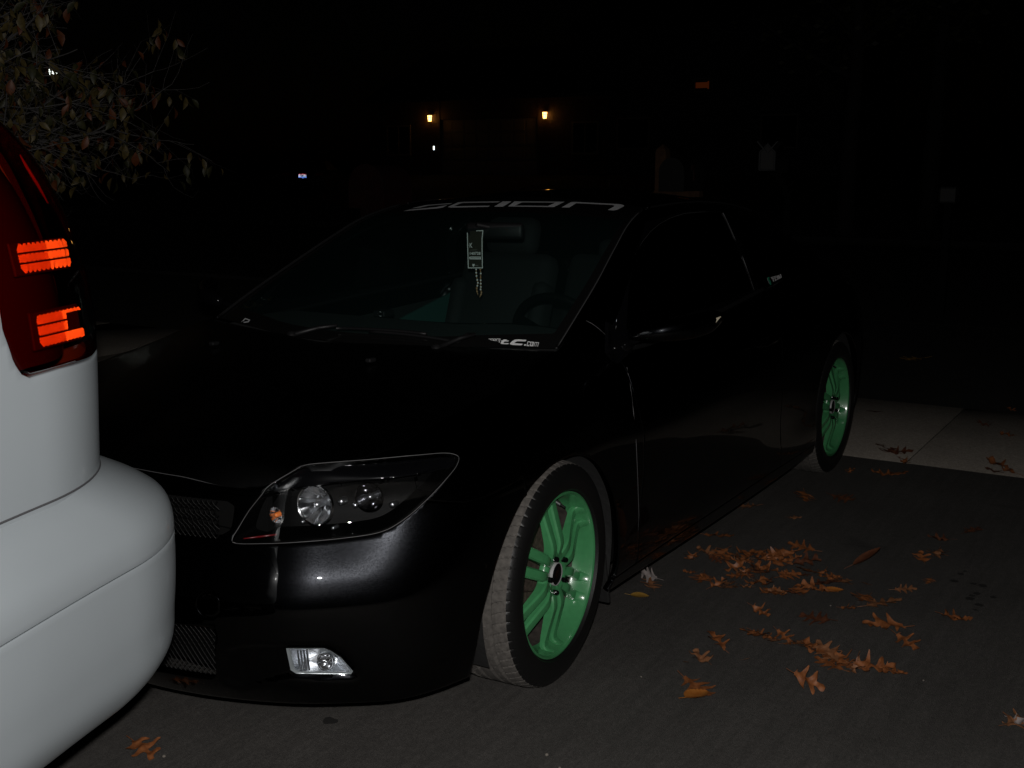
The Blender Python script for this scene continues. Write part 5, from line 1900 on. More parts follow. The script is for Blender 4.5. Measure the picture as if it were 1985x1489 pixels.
A = 'fallen oak leaves on the asphalt'
put_leaf(278, 1458, 'brown pointed oak leaf alone on the asphalt below the silver bumper corner', s=.85, mat='oak1', rz=78, tilt=6)
put_leaf(1350, 1354, 'yellow-orange elm leaf lying over a brown oak leaf near the front wheel', 'oval', 'orange_leaf', 1.15, 6, 'smooth-edged fallen leaves', z=.008, rz=160)
put_leaf(1352, 1336, 'dark brown curled oak leaf right behind the yellow-orange elm leaf', mat='oak1', s=.9, tilt=25)
put_leaf(1330, 1290, 'tiny pale scrap of leaf left of a pinkish tan leaf', 'slim', 'oak2', .45, 30, 'smooth-edged fallen leaves')
put_leaf(1359, 1280, 'pinkish tan flat oak leaf, pale side up, between the front wheel and the second drift', mat='oak2', s=.72, tilt=14)
put_leaf(1391, 1252, 'small red-brown oak leaf left of the head of the lower leaf drift', mat='oak1', s=.72, tilt=25)
put_leaf(1254, 1130, 'pale grey-white curled oak leaf beside the front wheel', mat='pale_leaf', s=.78, tilt=40)
put_leaf(1262, 1137, 'thin brown oak leaf curled under the pale grey-white leaf', mat='oak2', s=.72, tilt=25)
put_leaf(1240, 1156, 'small olive yellow oval leaf next to the pale curled leaf', 'oval', 'yellow_leaf', .82, 8, 'smooth-edged fallen leaves', rz=110)
put_leaf(1447, 1281, 'tiny tan leaf scrap alone below the lower leaf drift', 'slim', 'oak2', .3, 25, 'smooth-edged fallen leaves')
put_leaf(1566, 1338, 'brown crumpled oak leaf alone below the lower leaf drift', mat='oak1', s=.8, tilt=35)
put_leaf(1614, 1149, 'glossy orange oval leaf at the right end of the upper leaf drift', 'oval', 'orange_leaf', .95, 6, 'smooth-edged fallen leaves', rz=120, z=.006)
put_leaf(1680, 1102, 'maroon folded leaf lying like a boat right of the upper leaf drift', 'slim', 'oak3', 1.5, 35, 'smooth-edged fallen leaves', rz=125)
for i, (px, py, mt, s, lab) in enumerate([
    (1446, 985, 'oak2', .8, 'ragged brown oak leaf nearest the sill of the coupe'),
    (1560, 968, 'oak1', .95, 'flat brown oak leaf between the rear wheel and the sill'),
    (1634, 971, 'oak3', .9, 'dark thin oak leaf below the rear wheel, right of a flat brown leaf'),
    (1540, 1007, 'oak2', .5, 'tiny tan stick-like oak leaf between the sill and the upper drift'),
    (1393, 1043, 'oak1', .95, 'curled oak leaf with a ring-shaped lobe above the upper drift'),
    (1553, 1066, 'oak1', .85, 'cross-shaped oak leaf at the upper right of the upper drift'),
    (1818, 1076, 'oak2', .85, 'pale-edged oak leaf far right, the brightest of its group of three'),
    (1787, 1084, 'oak1', .7, 'narrow upright oak leaf far right, left neighbour of the pale-edged leaf'),
    (1820, 1048, 'oak3', .7, 'dim dark oak leaf far right, behind the pale-edged leaf'),
    (1884, 1032, 'oak3', .75, 'dim small oak leaf farthest right on the asphalt'),
    (1755, 1146, 'oak2', .6, 'hook-shaped oak leaf right of the orange oval leaf'),
    (1801, 1128, 'oak1', .45, 'tiny reddish oak leaf fragment left of the dark stains'),
    (1676, 1165, 'oak1', .9, 'brown oak leaf with thin fingers just below the orange oval leaf'),
    (1712, 1177, 'oak2', .95, 'light tan oak leaf with a forked end right of the lower middle'),
    (1645, 1184, 'oak1', .5, 'small crumpled oak leaf left of the light tan forked leaf'),
    (1852, 1206, 'oak1', .85, 'pointed oak leaf alone at the right below the dark stains'),
    (1713, 1217, 'oak1', 1.05, 'wide spread oak leaf between the two drifts at the right'),
    (1758, 1251, 'oak1', .75, 'rounded crumpled oak leaf right of the lower drift'),
    (1580, 1204, 'oak3', .85, 'very dark oak leaf lying between the two drifts'),
    (1475, 1190, 'oak1', .6, 'small upright oak leaf between the two drifts with a pale tip'),
    (1679, 1135, 'oak2', .4, 'tiny scrap of oak leaf right of the upper drift end'),
    (1340, 1084, 'oak1', .6, 'thin two-pronged oak leaf at the upper left of the upper drift'),
    (1972, 1402, 'oak2', .8, 'tan oak leaf cut by the lower right corner of the picture'),
    (1990, 1410, 'pale_leaf', .7, 'pale oak leaf at the very corner beside a tan leaf')]):
    put_leaf(px, py, lab, mat=mt, s=s, tilt=15)
for px, py, lab, mt, s in [(1725, 877, 'dark oak leaf pair half on the near edge of the sidewalk', 'oak3', 1.1), (1748, 881, 'dark oak leaf overlapping the pair on the near edge of the sidewalk', 'oak3', .9),
                           (1695, 801, 'dark oak leaf on the far half of the sidewalk by the rear wheel', 'oak3', .9), (1706, 864, 'smallest dark leaf on the sidewalk', 'oak3', .5),
                           (1905, 826, 'dark forked oak leaf on the sidewalk slab beyond the joint', 'oak3', .8), (1952, 846, 'reddish oak leaf on the sidewalk at the right edge', 'oak1', .8),
                           (1960, 797, 'orange speck of leaf at the far edge of the sidewalk', 'oak1', .6)]:
    put_leaf(px, py, lab, mat=mt, s=s, tilt=18, group='fallen leaves on the sidewalk')
for px, py, lab, mt, s in [(1940, 914, 'wide brown oak leaf on the seam of sidewalk and driveway', 'oak1', 1.3), (1925, 917, 'thin curled oak leaf in front of the wide leaf on the seam', 'oak3', .9), (1752, 898, 'small orange leaf piece in the seam at the sidewalk joint', 'oak1', .7),
                           (1648, 916, 'small orange leaf beside the rear tyre', 'oak1', .5), (1712, 923, 'long brown oak leaf on the asphalt just before the sidewalk', 'oak1', .9), (1740, 924, 'brown oak leaf touching the long leaf before the sidewalk', 'oak1', .9)]:
    put_leaf(px, py, lab, mat=mt, s=s, tilt=18)
put_leaf(1765, 698, 'yellow oak leaf alone on the dark apron beyond the sidewalk', mat='yellow_leaf', s=1.9, tilt=6)
put_leaf(1715, 634, 'dim brown oak leaf on the apron beyond the yellow leaf', mat='oak3', s=1.2, tilt=10)
lines = [[(1375, 1078), (1420, 1084), (1462, 1083), (1500, 1079), (1535, 1086), (1560, 1093), (1578, 1108), (1600, 1122), (1640, 1138)],
         [(1385, 1092), (1440, 1090), (1470, 1086), (1535, 1092)], [(1332, 1108), (1352, 1124), (1368, 1128), (1398, 1140), (1432, 1141), (1470, 1138), (1510, 1128), (1545, 1122), (1575, 1118)],
         [(1420, 1104), (1455, 1110), (1470, 1116), (1492, 1112), (1440, 1122), (1410, 1120)], [(1480, 1148), (1520, 1152), (1500, 1160), (1590, 1143), (1610, 1134)]]
for ln in lines:
    for a_, b_ in zip(ln[:-1], ln[1:]):
        n_ = max(1, int(math.hypot(a_[0] - b_[0], a_[1] - b_[1]) / 14))
        for k in range(n_):
            t = (k + rl.random() * .6) / n_
            put_leaf(a_[0] + (b_[0] - a_[0]) * t + rl.uniform(-7, 7), a_[1] + (b_[1] - a_[1]) * t + rl.uniform(-4, 4), 'brown curled oak leaf heaped in the upper drift beside the front door',
                     mat=rl.choice(['oak1', 'oak1', 'oak1', 'oak2', 'oak3']), s=rl.uniform(.35, .95), tilt=17, group='oak leaves in the upper drift', z=rl.uniform(0, .010))
for px, py in [(1462, 1242), (1480, 1240), (1500, 1246), (1520, 1240), (1532, 1252), (1548, 1252), (1562, 1258), (1575, 1262), (1592, 1270), (1604, 1276), (1618, 1283), (1632, 1288), (1658, 1298), (1676, 1296), (1694, 1302), (1712, 1300), (1725, 1308), (1742, 1308), (1606, 1290)]:
    put_leaf(px, py, 'brown oak leaf in the lower, line-shaped drift', mat=rl.choice(['oak1', 'oak1', 'oak2']), s=rl.uniform(.4, .95), tilt=16, group='oak leaves in the lower drift', z=rl.uniform(0, .006))
b = MB()
for px, py, s in ((1060, 1465, .005), (318, 1468, .005), (1243, 1313, .003), (1790, 1320, .003), (1610, 1175, .003), (1085, 1490, .004)):
    p = on_plane(px, py, 2, 0)
    b = MB()
    b.lathe([(max(1e-4, s * math.sin(t)), -.7 * s * math.cos(t)) for t in np.linspace(0, math.pi, 6)], 7, 'z', (p[0], p[1], .6 * s))
    tag(b.build('pebble', M['stone'], None, True), 'small pale stone on the asphalt', 'stone', 'pebbles on the driveway')

# ================================================================== TREE AT THE UPPER LEFT
tree = empty('tree', (-.5, -6.4, 0))
tag(tree, 'tree with thin grey branches and olive and rust autumn leaves, upper left', 'tree')
rt_ = random.Random(21)
tb = MB(); lf = MB()
tb2 = MB()
tips = []


def rvec(s): return np.array([rt_.gauss(0, s), rt_.gauss(0, s), rt_.gauss(0, s)])


def twig(p, d, L, r, lev):
    n = max(4, int(L / .07)); pts = [p]; dd = np.array(d, float)
    for i in range(n):
        dd = dd + rvec(.11); dd[2] += .004 * lev + (.25 if pts[-1][2] < 1.36 else 0); dd /= np.linalg.norm(dd)
        pts.append(pts[-1] + dd * L / n)
    pts = np.array(pts)
    (tb if lev < 1 else tb2).tube(pts, np.linspace(r, r * .45, len(pts)), 5 if lev > 1 else 7, caps=False)
    if lev >= 2:
        for i in range(1, len(pts)):
            for _ in range(2):
                if rt_.random() < LEAFY and pts[i][2] > 1.34: tips.append((pts[i], dd))
    if lev < 3:
        for i in range(1, len(pts)):
            for _ in range(1 + (lev == 1)):
                if rt_.random() < (.55 if lev < 2 else .30):
                    side = np.cross(dd, rvec(1)); side /= np.linalg.norm(side)
                    nd = dd * .7 + side * .75; nd[2] += .05
                    twig(pts[i], nd / np.linalg.norm(nd), L * rt_.uniform(.32, .55), r * .5 * (1 - .4 * i / n), lev + 1)


LEAFY = .135
base = np.array([-.5, -6.4, 0.])
trunk_pts = np.array([base, base + [.02, .03, .5], base + [-.03, .08, 1.0], base + [0, .15, 1.5]])
tb.tube(trunk_pts, [.16, .125, .115, .10], 14)
def pxp(px, py, t): return CAM + ray(px, py) * (t * 1.15)
limbs = [((-300, 170), (165, 300), 5.9, 5.5, .030), ((-280, 120), (110, 150), 6.0, 5.3, .028), ((-300, 60), (70, 60), 6.1, 5.7, .026), ((-260, 200), (215, 285), 6.2, 5.9, .026), ((-320, -60), (50, -60), 6.0, 5.6, .026), ((-250, 200), (150, 275), 5.8, 5.2, .022), ((-250, 90), (40, 130), 5.7, 5.0, .022),
         ((-350, -200), (60, -220), 6.3, 6.0, .024), ((-240, 230), (230, 245), 6.4, 6.3, .022)]
for a_, b_, t0, t1, r_ in limbs:
    p0 = pxp(*a_, t0); p1 = pxp(*b_, t1)
    fork = trunk_pts[-1]
    tb.tube(hermite([0, .5, 1], np.array([fork, fork * .45 + p0 * .55 + [0, 0, -.05], p0]), np.linspace(0, 1, 9)), np.linspace(.06, r_, 9), 8, caps=False)
    twig(p0, (p1 - p0) / np.linalg.norm(p1 - p0), np.linalg.norm(p1 - p0) * .9, r_ * .6, 0)
for dv, r_ in (((-1.3, -1.9, 1.2), .045), ((.9, -1.8, 1.5), .045), ((-.4, -2.4, .7), .04), ((1.7, -.6, 1.3), .045), ((.1, .1, 2.1), .05), ((1.2, .9, 1.6), .035)):
    fork = trunk_pts[-1]; p1 = fork + np.array(dv) * .45
    tb.tube(hermite([0, .5, 1], np.array([fork, fork + np.array(dv) * .2 + [0, 0, .05], p1]), np.linspace(0, 1, 7)), np.linspace(.065, r_, 7), 8, caps=False)
    dn = np.array(dv) / np.linalg.norm(dv)
    twig(p1, dn, 1.7, r_ * .7, 0)
for (p, d) in tips:
    kind = rt_.choices([0, 1, 2], [.55, .17, .28])[0]
    L = rt_.uniform(.050, .098); Wd = L * rt_.uniform(.42, .52)
    ax = np.array([rt_.gauss(0, .45), rt_.gauss(0, .45), -1.0]); ax /= np.linalg.norm(ax)
    sd = np.cross(ax, rvec(1)); sd /= np.linalg.norm(sd); up_ = np.cross(ax, sd)
    st0 = p + ax * .012
    V = []
    prof = [(0, .05), (.15, .55), (.38, .98), (.6, .88), (.82, .45), (1.0, .02)]
    for s, w in prof:
        for a_ in (-1, 0, 1):
            V.append(st0 + ax * s * L + sd * a_ * w * Wd / 2 + up_ * (abs(a_) * w * .22 * Wd + .10 * L * math.sin(s * 3)))
    F = [(i * 3 + j, (i + 1) * 3 + j, (i + 1) * 3 + j + 1, i * 3 + j + 1) for i in range(5) for j in range(2)]
    lf.add(V, F, kind)
V_ = np.array(tb.V) - base
tb.V = [tuple(v) for v in V_]
tb.build('trunk', M['tree_bark'], tree, True)
tb2.V = [tuple(v) for v in np.array(tb2.V) - base]
tb2.build('twigs', M['tree_bark'], tree, True)
lf.V = [tuple(v) for v in np.array(lf.V) - base]
lf.build('foliage', [M['tree_leaf1'], M['tree_leaf2'], M['tree_leaf3']], tree, True)

# ================================================================== ROADSIDE: MAILBOXES, PLANTS, TREE TRUNK
def post_box(p, hgt, label, mat, bmat, w=.10, box=(.46, .20, .22)):
    r0 = empty('mailbox', (p[0], p[1], 0), R(-2))
    b = MB(); b.box((0, 0, hgt / 2), (w, w, hgt), bev=.006)
    b.lathe([(w * .62, 0), (w * .62, .015), (w * .5, .03), (.001, .07)], 4, 'z', (0, 0, hgt), 0, rotm('Z', R(45)))
    b.box((0, .18, hgt - .42), (w * .8, .5, .06), bev=.004)
    b.tube([(0, .05, hgt - .72), (0, .32, hgt - .45)], .028, 6)
    b.build('post', mat, r0)
    # round-topped box with a door
    b = MB(); n = 14; L, Wd, H = box
    pr = [(-Wd / 2, 0), (Wd / 2, 0)] + [(Wd / 2 * math.cos(t), H * .55 + Wd / 2 * math.sin(t)) for t in np.linspace(0, math.pi, n)]
    V = [(x_, q[0] + .22, hgt - .39 + q[1]) for x_ in (-L / 2, L / 2) for q in pr]; k = len(pr)
    b.add(V, [(i, (i + 1) % k, k + (i + 1) % k, k + i) for i in range(k)] + [tuple(range(k))[::-1], tuple(range(k, 2 * k))])
    b.build('box', bmat, r0, angle=40)
    b = MB(); V = [(L / 2 + d, q[0] * 1.04 + .22, hgt - .392 + q[1] * 1.03) for d in (0.001, .012) for q in pr]
    b.add(V, [(i, (i + 1) % k, k + (i + 1) % k, k + i) for i in range(k)] + [tuple(range(k))[::-1], tuple(range(k, 2 * k))])
    b.box((L / 2 + .02, .22, hgt - .18), (.02, .03, .02))
    b.build('door', bmat, r0, angle=40)
    b = MB(); b.box((.02, .22 + Wd / 2 + .008, hgt - .22), (.03, .008, .14)); b.box((.05, .22 + Wd / 2 + .008, hgt - .16), (.06, .008, .05))
    b.build('flag', M['maroon'], r0)
    tag(r0, label, 'mailbox')


pm = on_plane(1284, 335, 0, -8.3)
post_box(pm, 1.585, 'round-topped grey mailbox on a brown wooden post behind the coupe roof', M['brown_wood'], M['grey_metal'], .115, (.48, .26, .34))
pm = on_plane(709, 335, 0, -8.1)
post_box(pm, 1.36, 'dull maroon mailbox on a maroon post, left behind the windshield', M['maroon'], M['maroon'], .105, (.5, .50, .42))
# gabled white mailbox like a little house on a bent arm
pb = on_plane(1490, 335, 0, -8.9)
hb = empty('house_mailbox', (pb[0], pb[1], 0), R(12))
tag(hb, 'small white house-shaped mailbox with a gable roof on a curved post', 'mailbox')
b = MB()
V = []
for x_ in (-.20, .16):
    V += [(x_, -.075, 1.40), (x_, .075, 1.40), (x_, .075, 1.575), (x_, 0, 1.66), (x_, -.075, 1.575)]
b.add(V, [(0, 1, 2, 3, 4)[::-1], (5, 6, 7, 8, 9)] + [(i, (i + 1) % 5, 5 + (i + 1) % 5, 5 + i) for i in range(5)])
b.build('box', M['grey_metal'], hb)
b = MB()
for s in (-1, 1):
    a = math.atan2(.085, .075)
    b.box((-.02, s * .052, 1.625), (.44, .012, .145), rotm('X', -s * (math.pi / 2 - a)))
b.tube([(.165, -.075, 1.40), (.165, -.075, 1.575), (.165, 0, 1.655), (.165, .075, 1.575), (.165, .075, 1.40), (.165, -.075, 1.40)], .011, 6)
b.build('roof', M['white_wood'], hb)
b = MB()
b.tube([(-.02, .06, 1.39), (-.02, .13, 1.30), (-.02, .19, 1.15), (-.02, .20, .6), (-.02, .20, 0)], [.05, .045, .04, .04, .045], 10)
b.box((-.04, .13, 1.44), (.16, .13, .15), bev=.01)
b.build('post', M['dark'], hb)
pq = on_plane(1840, 370, 0, -9.0)
ub = empty('utility_box', (pq[0], pq[1], 0))
tag(ub, 'faint grey box on a short post at the far right beyond the street edge', 'utility box')
b = MB(); b.box((0, 0, 1.17), (.18, .16, .16), bev=.02); b.build('box', M['grey_metal'], ub)
b = MB(); b.box((0, 0, .545), (.06, .06, 1.09)); b.build('post', M['dark'], ub)
# a thin shrub behind the roof
ps = on_plane(1190, 345, 0, -8.7)
sh = empty('shrub', (ps[0], ps[1], 0))
tag(sh, 'thin dark shrub standing behind the roof, left of the wooden mailbox post', 'shrub')
b = MB(); b2 = MB(); rs2 = random.Random(5)
for k in range(9):
    a = rs2.uniform(0, 6.28); h_ = rs2.uniform(.9, 1.45)
    pts = [(0, 0, 0), (.06 * math.cos(a), .06 * math.sin(a), h_ * .5), (.17 * math.cos(a), .17 * math.sin(a), h_)]
    b.tube(pts, [.010, .007, .003], 5)
    for j in range(26):
        t = rs2.uniform(.3, 1)
        p = np.array(pts[1]) * (1 - t) * 1.2 + np.array(pts[2]) * t
        d = np.array([rs2.gauss(0, 1), rs2.gauss(0, 1), rs2.gauss(0, .6)]); d /= np.linalg.norm(d)
        s_ = np.cross(d, [0, 0, 1.0]); s_ /= np.linalg.norm(s_) + 1e-6
        b2.add([p, p + d * .02 + s_ * .013, p + d * .05, p + d * .02 - s_ * .013], [(0, 1, 2, 3)])
b.build('stems', M['bark'], sh, True); b2.build('foliage', M['tree_leaf3'], sh)


def street_tree(x, y, z0, h, r, label, seed, crown=True):
    t = empty('tree', (x, y, z0)); tag(t, label, 'tree', 'trees across the street')
    rn = random.Random(seed)
    b = MB(); b2 = MB()
    main = [(0, 0, 0), (.05, .03, h * .25), (-.04, .06, h * .5), (.02, 0, h * .75), (.1, .1, h)]
    b.tube(hermite(range(5), np.array(main, float), np.linspace(0, 4, 20)), np.linspace(r, r * .3, 20), 10)
    for k in range(22):
        zz = rn.uniform(.38, .98) * h; a = rn.uniform(0, 6.28); L = rn.uniform(.18, .36) * h * (1.15 - .6 * zz / h)
        p = np.array([0, 0, zz]); d = np.array([math.cos(a), math.sin(a), .5])
        pts = [p + d * L * s + np.array([0, 0, .12 * L * s * s]) for s in (0, .35, .7, 1)]
        b.tube(pts, np.array([.34, .25, .15, .05]) * r, 6, caps=False)
        for j in range(90):
            s = rn.uniform(.35, 1.05)
            q = p + d * L * s + np.array([rn.gauss(0, .3), rn.gauss(0, .3), rn.gauss(0, .22)])
            n_ = np.array([rn.gauss(0, 1) for _ in range(3)]); n_ /= np.linalg.norm(n_)
            s1 = np.cross(n_, [0, 0, 1.0]); s1 /= np.linalg.norm(s1) + 1e-6; s2 = np.cross(n_, s1)
            w = rn.uniform(.05, .09)
            b2.add([q - s1 * w, q + s2 * w * .6, q + s1 * w, q - s2 * w * .6], [(0, 1, 2, 3)])
    b.build('trunk', M['bark'], t, True); b2.build('foliage', M['tree_leaf3'], t)


pt = on_plane(1645, 300, 0, -21.5)
street_tree(pt[0], pt[1], .05, 7.5, .20, 'bare-looking dark tree trunk across the street, right of the middle', 3)
street_tree(-24.0, -3.2, .08, 8.5, .22, 'dark leafy tree across the street between the two houses', 8)
street_tree(-25.0, 2.5, .12, 8.0, .21, 'dark leafy tree across the street at the far right', 14)

# ================================================================== HOUSE ACROSS THE STREET
HX = -42.0
hz = far_z(HX)
l1 = on_plane(833, 229, 0, HX + .16); l2 = on_plane(1056, 223, 0, HX + .16)
house = empty('house', (HX, (l1[1] + l2[1]) / 2, hz))
tag(house, 'dark brown house across the street with two coach lamps beside its garage door', 'house')
hw = lambda p: np.array(p) - np.array([HX, (l1[1] + l2[1]) / 2, hz])
b = MB()
gw = abs(l2[1] - l1[1]) / 2 - .45
# front wall round the garage opening, rest of the block
b.box((-.15, -(gw + 6) / 2, 1.7), (.3, 6 - gw, 3.4)); b.box((-.15, (gw + 6) / 2, 1.7), (.3, 6 - gw, 3.4)); b.box((-.15, 0, 2.92), (.3, 2 * gw, .96))
b.box((-5, -5.85, 1.7), (9.4, .3, 3.4)); b.box((-5, 5.85, 1.7), (9.4, .3, 3.4)); b.box((-9.85, 0, 1.7), (.3, 12, 3.4))
b.box((-5, 0, 3.45), (9.4, 11.4, .1))
for k in range(24): b.box((.012, -(gw + 6) / 2, .12 + k * .14), (.02, 6 - gw, .125)); b.box((.012, (gw + 6) / 2, .12 + k * .14), (.02, 6 - gw, .125))
b.build('wall', M['siding'], house)
b = MB()
V = [(.5, -6.5, 3.4), (.5, 6.5, 3.4), (-5, 6.5, 6.0), (-5, -6.5, 6.0), (-10.5, 6.5, 3.4), (-10.5, -6.5, 3.4)]
V += [(x, y, z - .16) for x, y, z in V]
b.add(V, [(0, 1, 2, 3), (3, 2, 4, 5), (9, 8, 7, 6), (11, 10, 8, 9), (0, 6, 7, 1), (0, 3, 9, 6), (3, 5, 11, 9), (1, 7, 8, 2), (2, 8, 10, 4), (5, 4, 10, 11)])
b.build('roof', M['roofing'], house)
b = MB()
for k in range(4):
    b.box((-.12, 0, .30 + k * .61), (.05, 2 * gw, .60), bev=.01)
    for j in range(8): b.box((-.09, -gw + (j + .5) * gw / 4, .30 + k * .61), (.02, gw / 4 - .1, .42), bev=.008)
b.build('garage_door', M['door_paint'], house)
for lp in (l1, l2):
    c = hw(lp)
    w = MB()
    w.box((c[0] - .14, c[1], c[2]), (.03, .12, .26), bev=.006)
    w.tube([(c[0] - .13, c[1], c[2] + .05), (c[0] - .07, c[1], c[2] + .20), (c[0], c[1], c[2] + .17)], .010, 6)
    w.lathe([(.11, .12), (.10, .13), (.03, .19), (.001, .22)], 6, 'z', (c[0], c[1], c[2]))
    w.lathe([(.001, -.19), (.05, -.17), (.075, -.15)], 6, 'z', (c[0], c[1], c[2]))
    for k in range(6):
        a = R(60 * k)
        w.tube([(c[0] + .072 * math.cos(a), c[1] + .072 * math.sin(a), c[2] - .15), (c[0] + .105 * math.cos(a), c[1] + .105 * math.sin(a), c[2] + .12)], .007, 5)
    w.lathe([(.092, .035), (.098, .035), (.098, .02), (.092, .02)], 6, 'z', (c[0], c[1], c[2]))
    lo_ = w.build('wall_lamp', M['plastic'], house)
    g_ = MB(); g_.lathe([(.066, -.145), (.096, .115)], 6, 'z', (c[0], c[1], c[2]))
    g_.build('lamp_glass', M['warm_glow'], lo_)
    g_ = MB(); g_.lathe([(.001, -.06), (.03, -.04), (.035, 0), (.02, .05), (.001, .07)], 8, 'z', (c[0], c[1], c[2] - .03))
    g_.build('bulb', M['warm_core'], lo_, True)
    ld = bpy.data.lights.new('coach_lamp_light', 'POINT'); ld.energy = 1.0; ld.color = (1, .40, .08); ld.shadow_soft_size = .05
    lo2 = bpy.data.objects.new('coach_lamp_light', ld); C.objects.link(lo2); lo2.location = (lp[0] + .22, lp[1], lp[2] - .02)
# white lit door-bell style fixture under the left lamp
pw = on_plane(841, 287, 0, HX + .06); c = hw(pw)
w = MB(); w.box((c[0] - .03, c[1], c[2]), (.05, .12, .24), bev=.01); fx = w.build('wall_light', M['plastic'], house)
w = MB(); w.box((c[0] + .005, c[1], c[2]), (.02, .075, .18), bev=.008); w.build('lamp_glass', M['white_glow'], fx)
# windows, one of them with a dim amber blind
for (y0, y1, z0, z1) in ((-5.5, -4.2, .9, 2.2), (4.3, 5.5, .9, 2.2)):
    x_ = .03 if z0 < 3 else -.44
    f_ = MB()
    for (cy, cz, sy, sz) in (((y0 + y1) / 2, z0, y1 - y0 + .1, .08), ((y0 + y1) / 2, z1, y1 - y0 + .1, .08), (y0, (z0 + z1) / 2, .08, z1 - z0 - .08), (y1, (z0 + z1) / 2, .08, z1 - z0 - .08), ((y0 + y1) / 2, (z0 + z1) / 2, .04, z1 - z0 - .08)):
        f_.box((x_ + .02, cy, cz), (.05, sy, sz))
    wo = f_.build('window', M['door_paint'], house)
    f_ = MB(); f_.box((x_ + .01, (y0 + y1) / 2, (z0 + z1) / 2), (.02, y1 - y0 - .08, z1 - z0 - .08)); f_.build('pane', M['dark_glass'], wo)
pa = on_plane(1345, 158, 0, -41.9); pz = on_plane(1377, 171, 0, -41.9)
cy, cz = (pa[1] + pz[1]) / 2, (pa[2] + pz[2]) / 2
h2 = empty('house', (-42, cy, far_z(-42)))
tag(h2, 'dark house across the street on the right with one dim amber lit window', 'house')
cc = cz - far_z(-42)
b = MB()
b.box((-4, -3.0, 2.9), (8, 5.2, 5.8)); b.box((-4, 3.0, 2.9), (8, 5.2, 5.8)); b.box((-4, 0, (cc - .28) / 2), (8, .82, cc - .28)); b.box((-4, 0, (cc + .28 + 5.8) / 2), (8, .82, 5.8 - cc - .28)); b.box((-4.4, 0, cc), (7, .82, .56))
b.build('wall', M['roofing'], h2)
b = MB(); V = [(.6, -6, 5.85), (.6, 6, 5.85), (-4, 6, 8.2), (-4, -6, 8.2), (-8.6, 6, 5.85), (-8.6, -6, 5.85)]
V += [(x, y, z - .16) for x, y, z in V]
b.add(V, [(0, 1, 2, 3), (3, 2, 4, 5), (9, 8, 7, 6), (11, 10, 8, 9), (0, 6, 7, 1), (0, 3, 9, 6), (3, 5, 11, 9), (1, 7, 8, 2), (2, 8, 10, 4), (5, 4, 10, 11)])
b.build('roof', M['roofing'], h2)
b = MB()
for (yy, zz, sy, sz) in ((0, cc + .25, .82, .05), (0, cc - .25, .82, .05), (-.385, cc, .05, .44), (.385, cc, .05, .44)): b.box((-.05, yy, zz), (.06, sy, sz))
wo = b.build('window', M['door_paint'], h2)
b = MB(); b.box((-.10, -.1, cc), (.02, .5, .22)); b.box((-.10, .18, cc), (.02, .06, .30)); b.build('lit_pane', M['amber_glow'], wo)
for yy in (-3, 3.2):
    b = MB(); b.box((.03, yy, 1.7), (.06, 1.5, 1.3)); wn2 = b.build('window', M['door_paint'], h2)
    b = MB(); b.box((.065, yy, 1.7), (.02, 1.36, 1.16)); b.build('pane', M['dark_glass'], wn2)

# ================================================================== CAR IN THE FAR DRIVEWAY
pl = on_plane(586, 341, 0, -33.0)
fz = far_z(-33.0)
fc = empty('parked_car', (pl[0] - .02, pl[1], pl[2] - .86), R(30))
tag(fc, 'far dark sedan with a bright white licence plate seen from behind', 'car')
b = MB()
prof = [(.0, .35), (.02, .55), (.0, .80), (-.05, 1.02), (-.55, 1.08), (-1.15, 1.42), (-2.3, 1.45), (-3.1, 1.08), (-4.2, .92), (-4.55, .62), (-4.55, .32)]
V = []
for s in (-1, 1):
    for k, (x, z) in enumerate(prof):
        V.append((x, s * (.88 if z < 1.1 else .66), z))
n = len(prof)
b.add(V, [(i, i + 1, n + i + 1, n + i) for i in range(n - 1)] + [tuple(range(n))[::-1], tuple(range(n, 2 * n))] + [(0, n, 2 * n - 1, n - 1)])
b.build('body', M['far_paint'], fc)
b = MB(); b.add([(-.60, -.58, 1.125), (-.60, .58, 1.125), (-1.10, .56, 1.405), (-1.10, -.56, 1.405)], [(0, 1, 2, 3)]); b.build('rear_window', M['dark_glass'], fc)
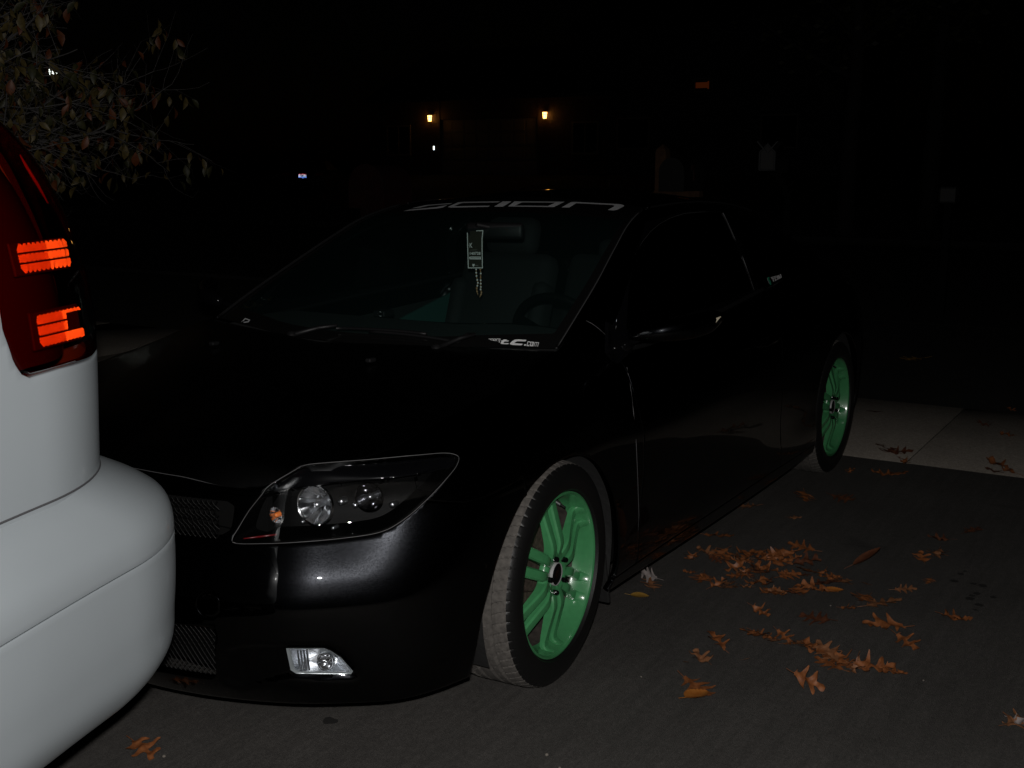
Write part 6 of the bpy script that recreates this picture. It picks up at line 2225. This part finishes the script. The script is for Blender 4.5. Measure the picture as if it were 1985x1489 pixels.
for s in (-1, 1):
    b = MB(); b.box((.012, s * .66, .92), (.05, .34, .13), bev=.02); b.build('tail_light', M['red_body'], fc)
    for x in (-.85, -3.7):
        b = MB(); b.lathe([(0, .02), (.2, .02), (.31, .09), (.32, -.09), (.2, -.1)], 24, 'y', (x, s * .80, .32)); b.build('wheel', M['rubber'], fc, True)
X0, Y0, Z0 = .03, 0, .86
plate = MB(); plate.box((X0 - .01, Y0, Z0), (.012, .33, .175)); po = plate.build('licence_plate', M['plastic'], fc)
for nm, z_, h_, col in (('plate_face', .012, .085, (.9, .92, .98)), ('plate_band', .066, .022, (.75, .35, .38)), ('plate_band', -.058, .052, (.45, .62, .95))):
    V, F = cube_corners(np.array([X0, Y0, Z0 + z_]), np.array([0, 1.0, 0]), np.array([0, 0, 1.0]), .30, h_, .016, holes=((-.025, .02, -.03, .03),) if nm == 'plate_face' else ())
    mesh_obj(nm, V, F, pbr('sheeting', col, 0.088, 1.0), po, smooth=False)
for s, cols in ((-1, 1), (1, 1)):
    V, F = cube_corners(np.array([.045, s * .66, .92]), np.array([0, 1.0, 0]), np.array([0, 0, 1.0]), .26, .07, .02)
    mesh_obj('reflector', V, F, pbr('far_reflector', (.35, .01, .02), .32, 1.0), fc, smooth=False)

# ================================================================== STREET LAMP BEHIND THE TREE
pl = CAM + ray(105, 142) * 40
s_ = empty('street_lamp', (pl[0], pl[1], 0))
tag(s_, 'white street lamp shining through the tree branches at the upper left', 'street lamp')
b = MB(); b.tube([(0, 0, 0), (0, 0, 2.5), (0, 0, pl[2] - .18)], [.08, .06, .05], 10); b.build('pole', M['grey_metal'], s_, True)
b = MB(); b.lathe([(.001, .28), (.10, .24), (.20, .14), (.21, .12)], 16, 'z', (0, 0, pl[2])); b.lathe([(.05, -.20), (.11, -.17), (.11, -.15)], 16, 'z', (0, 0, pl[2])); b.build('lamp_head', M['plastic'], s_, True)
b = MB(); b.lathe([(.10, -.15), (.15, -.05), (.17, .05), (.16, .13)], 16, 'z', (0, 0, pl[2])); b.build('lamp_glass', M['white_glow'], s_, True)
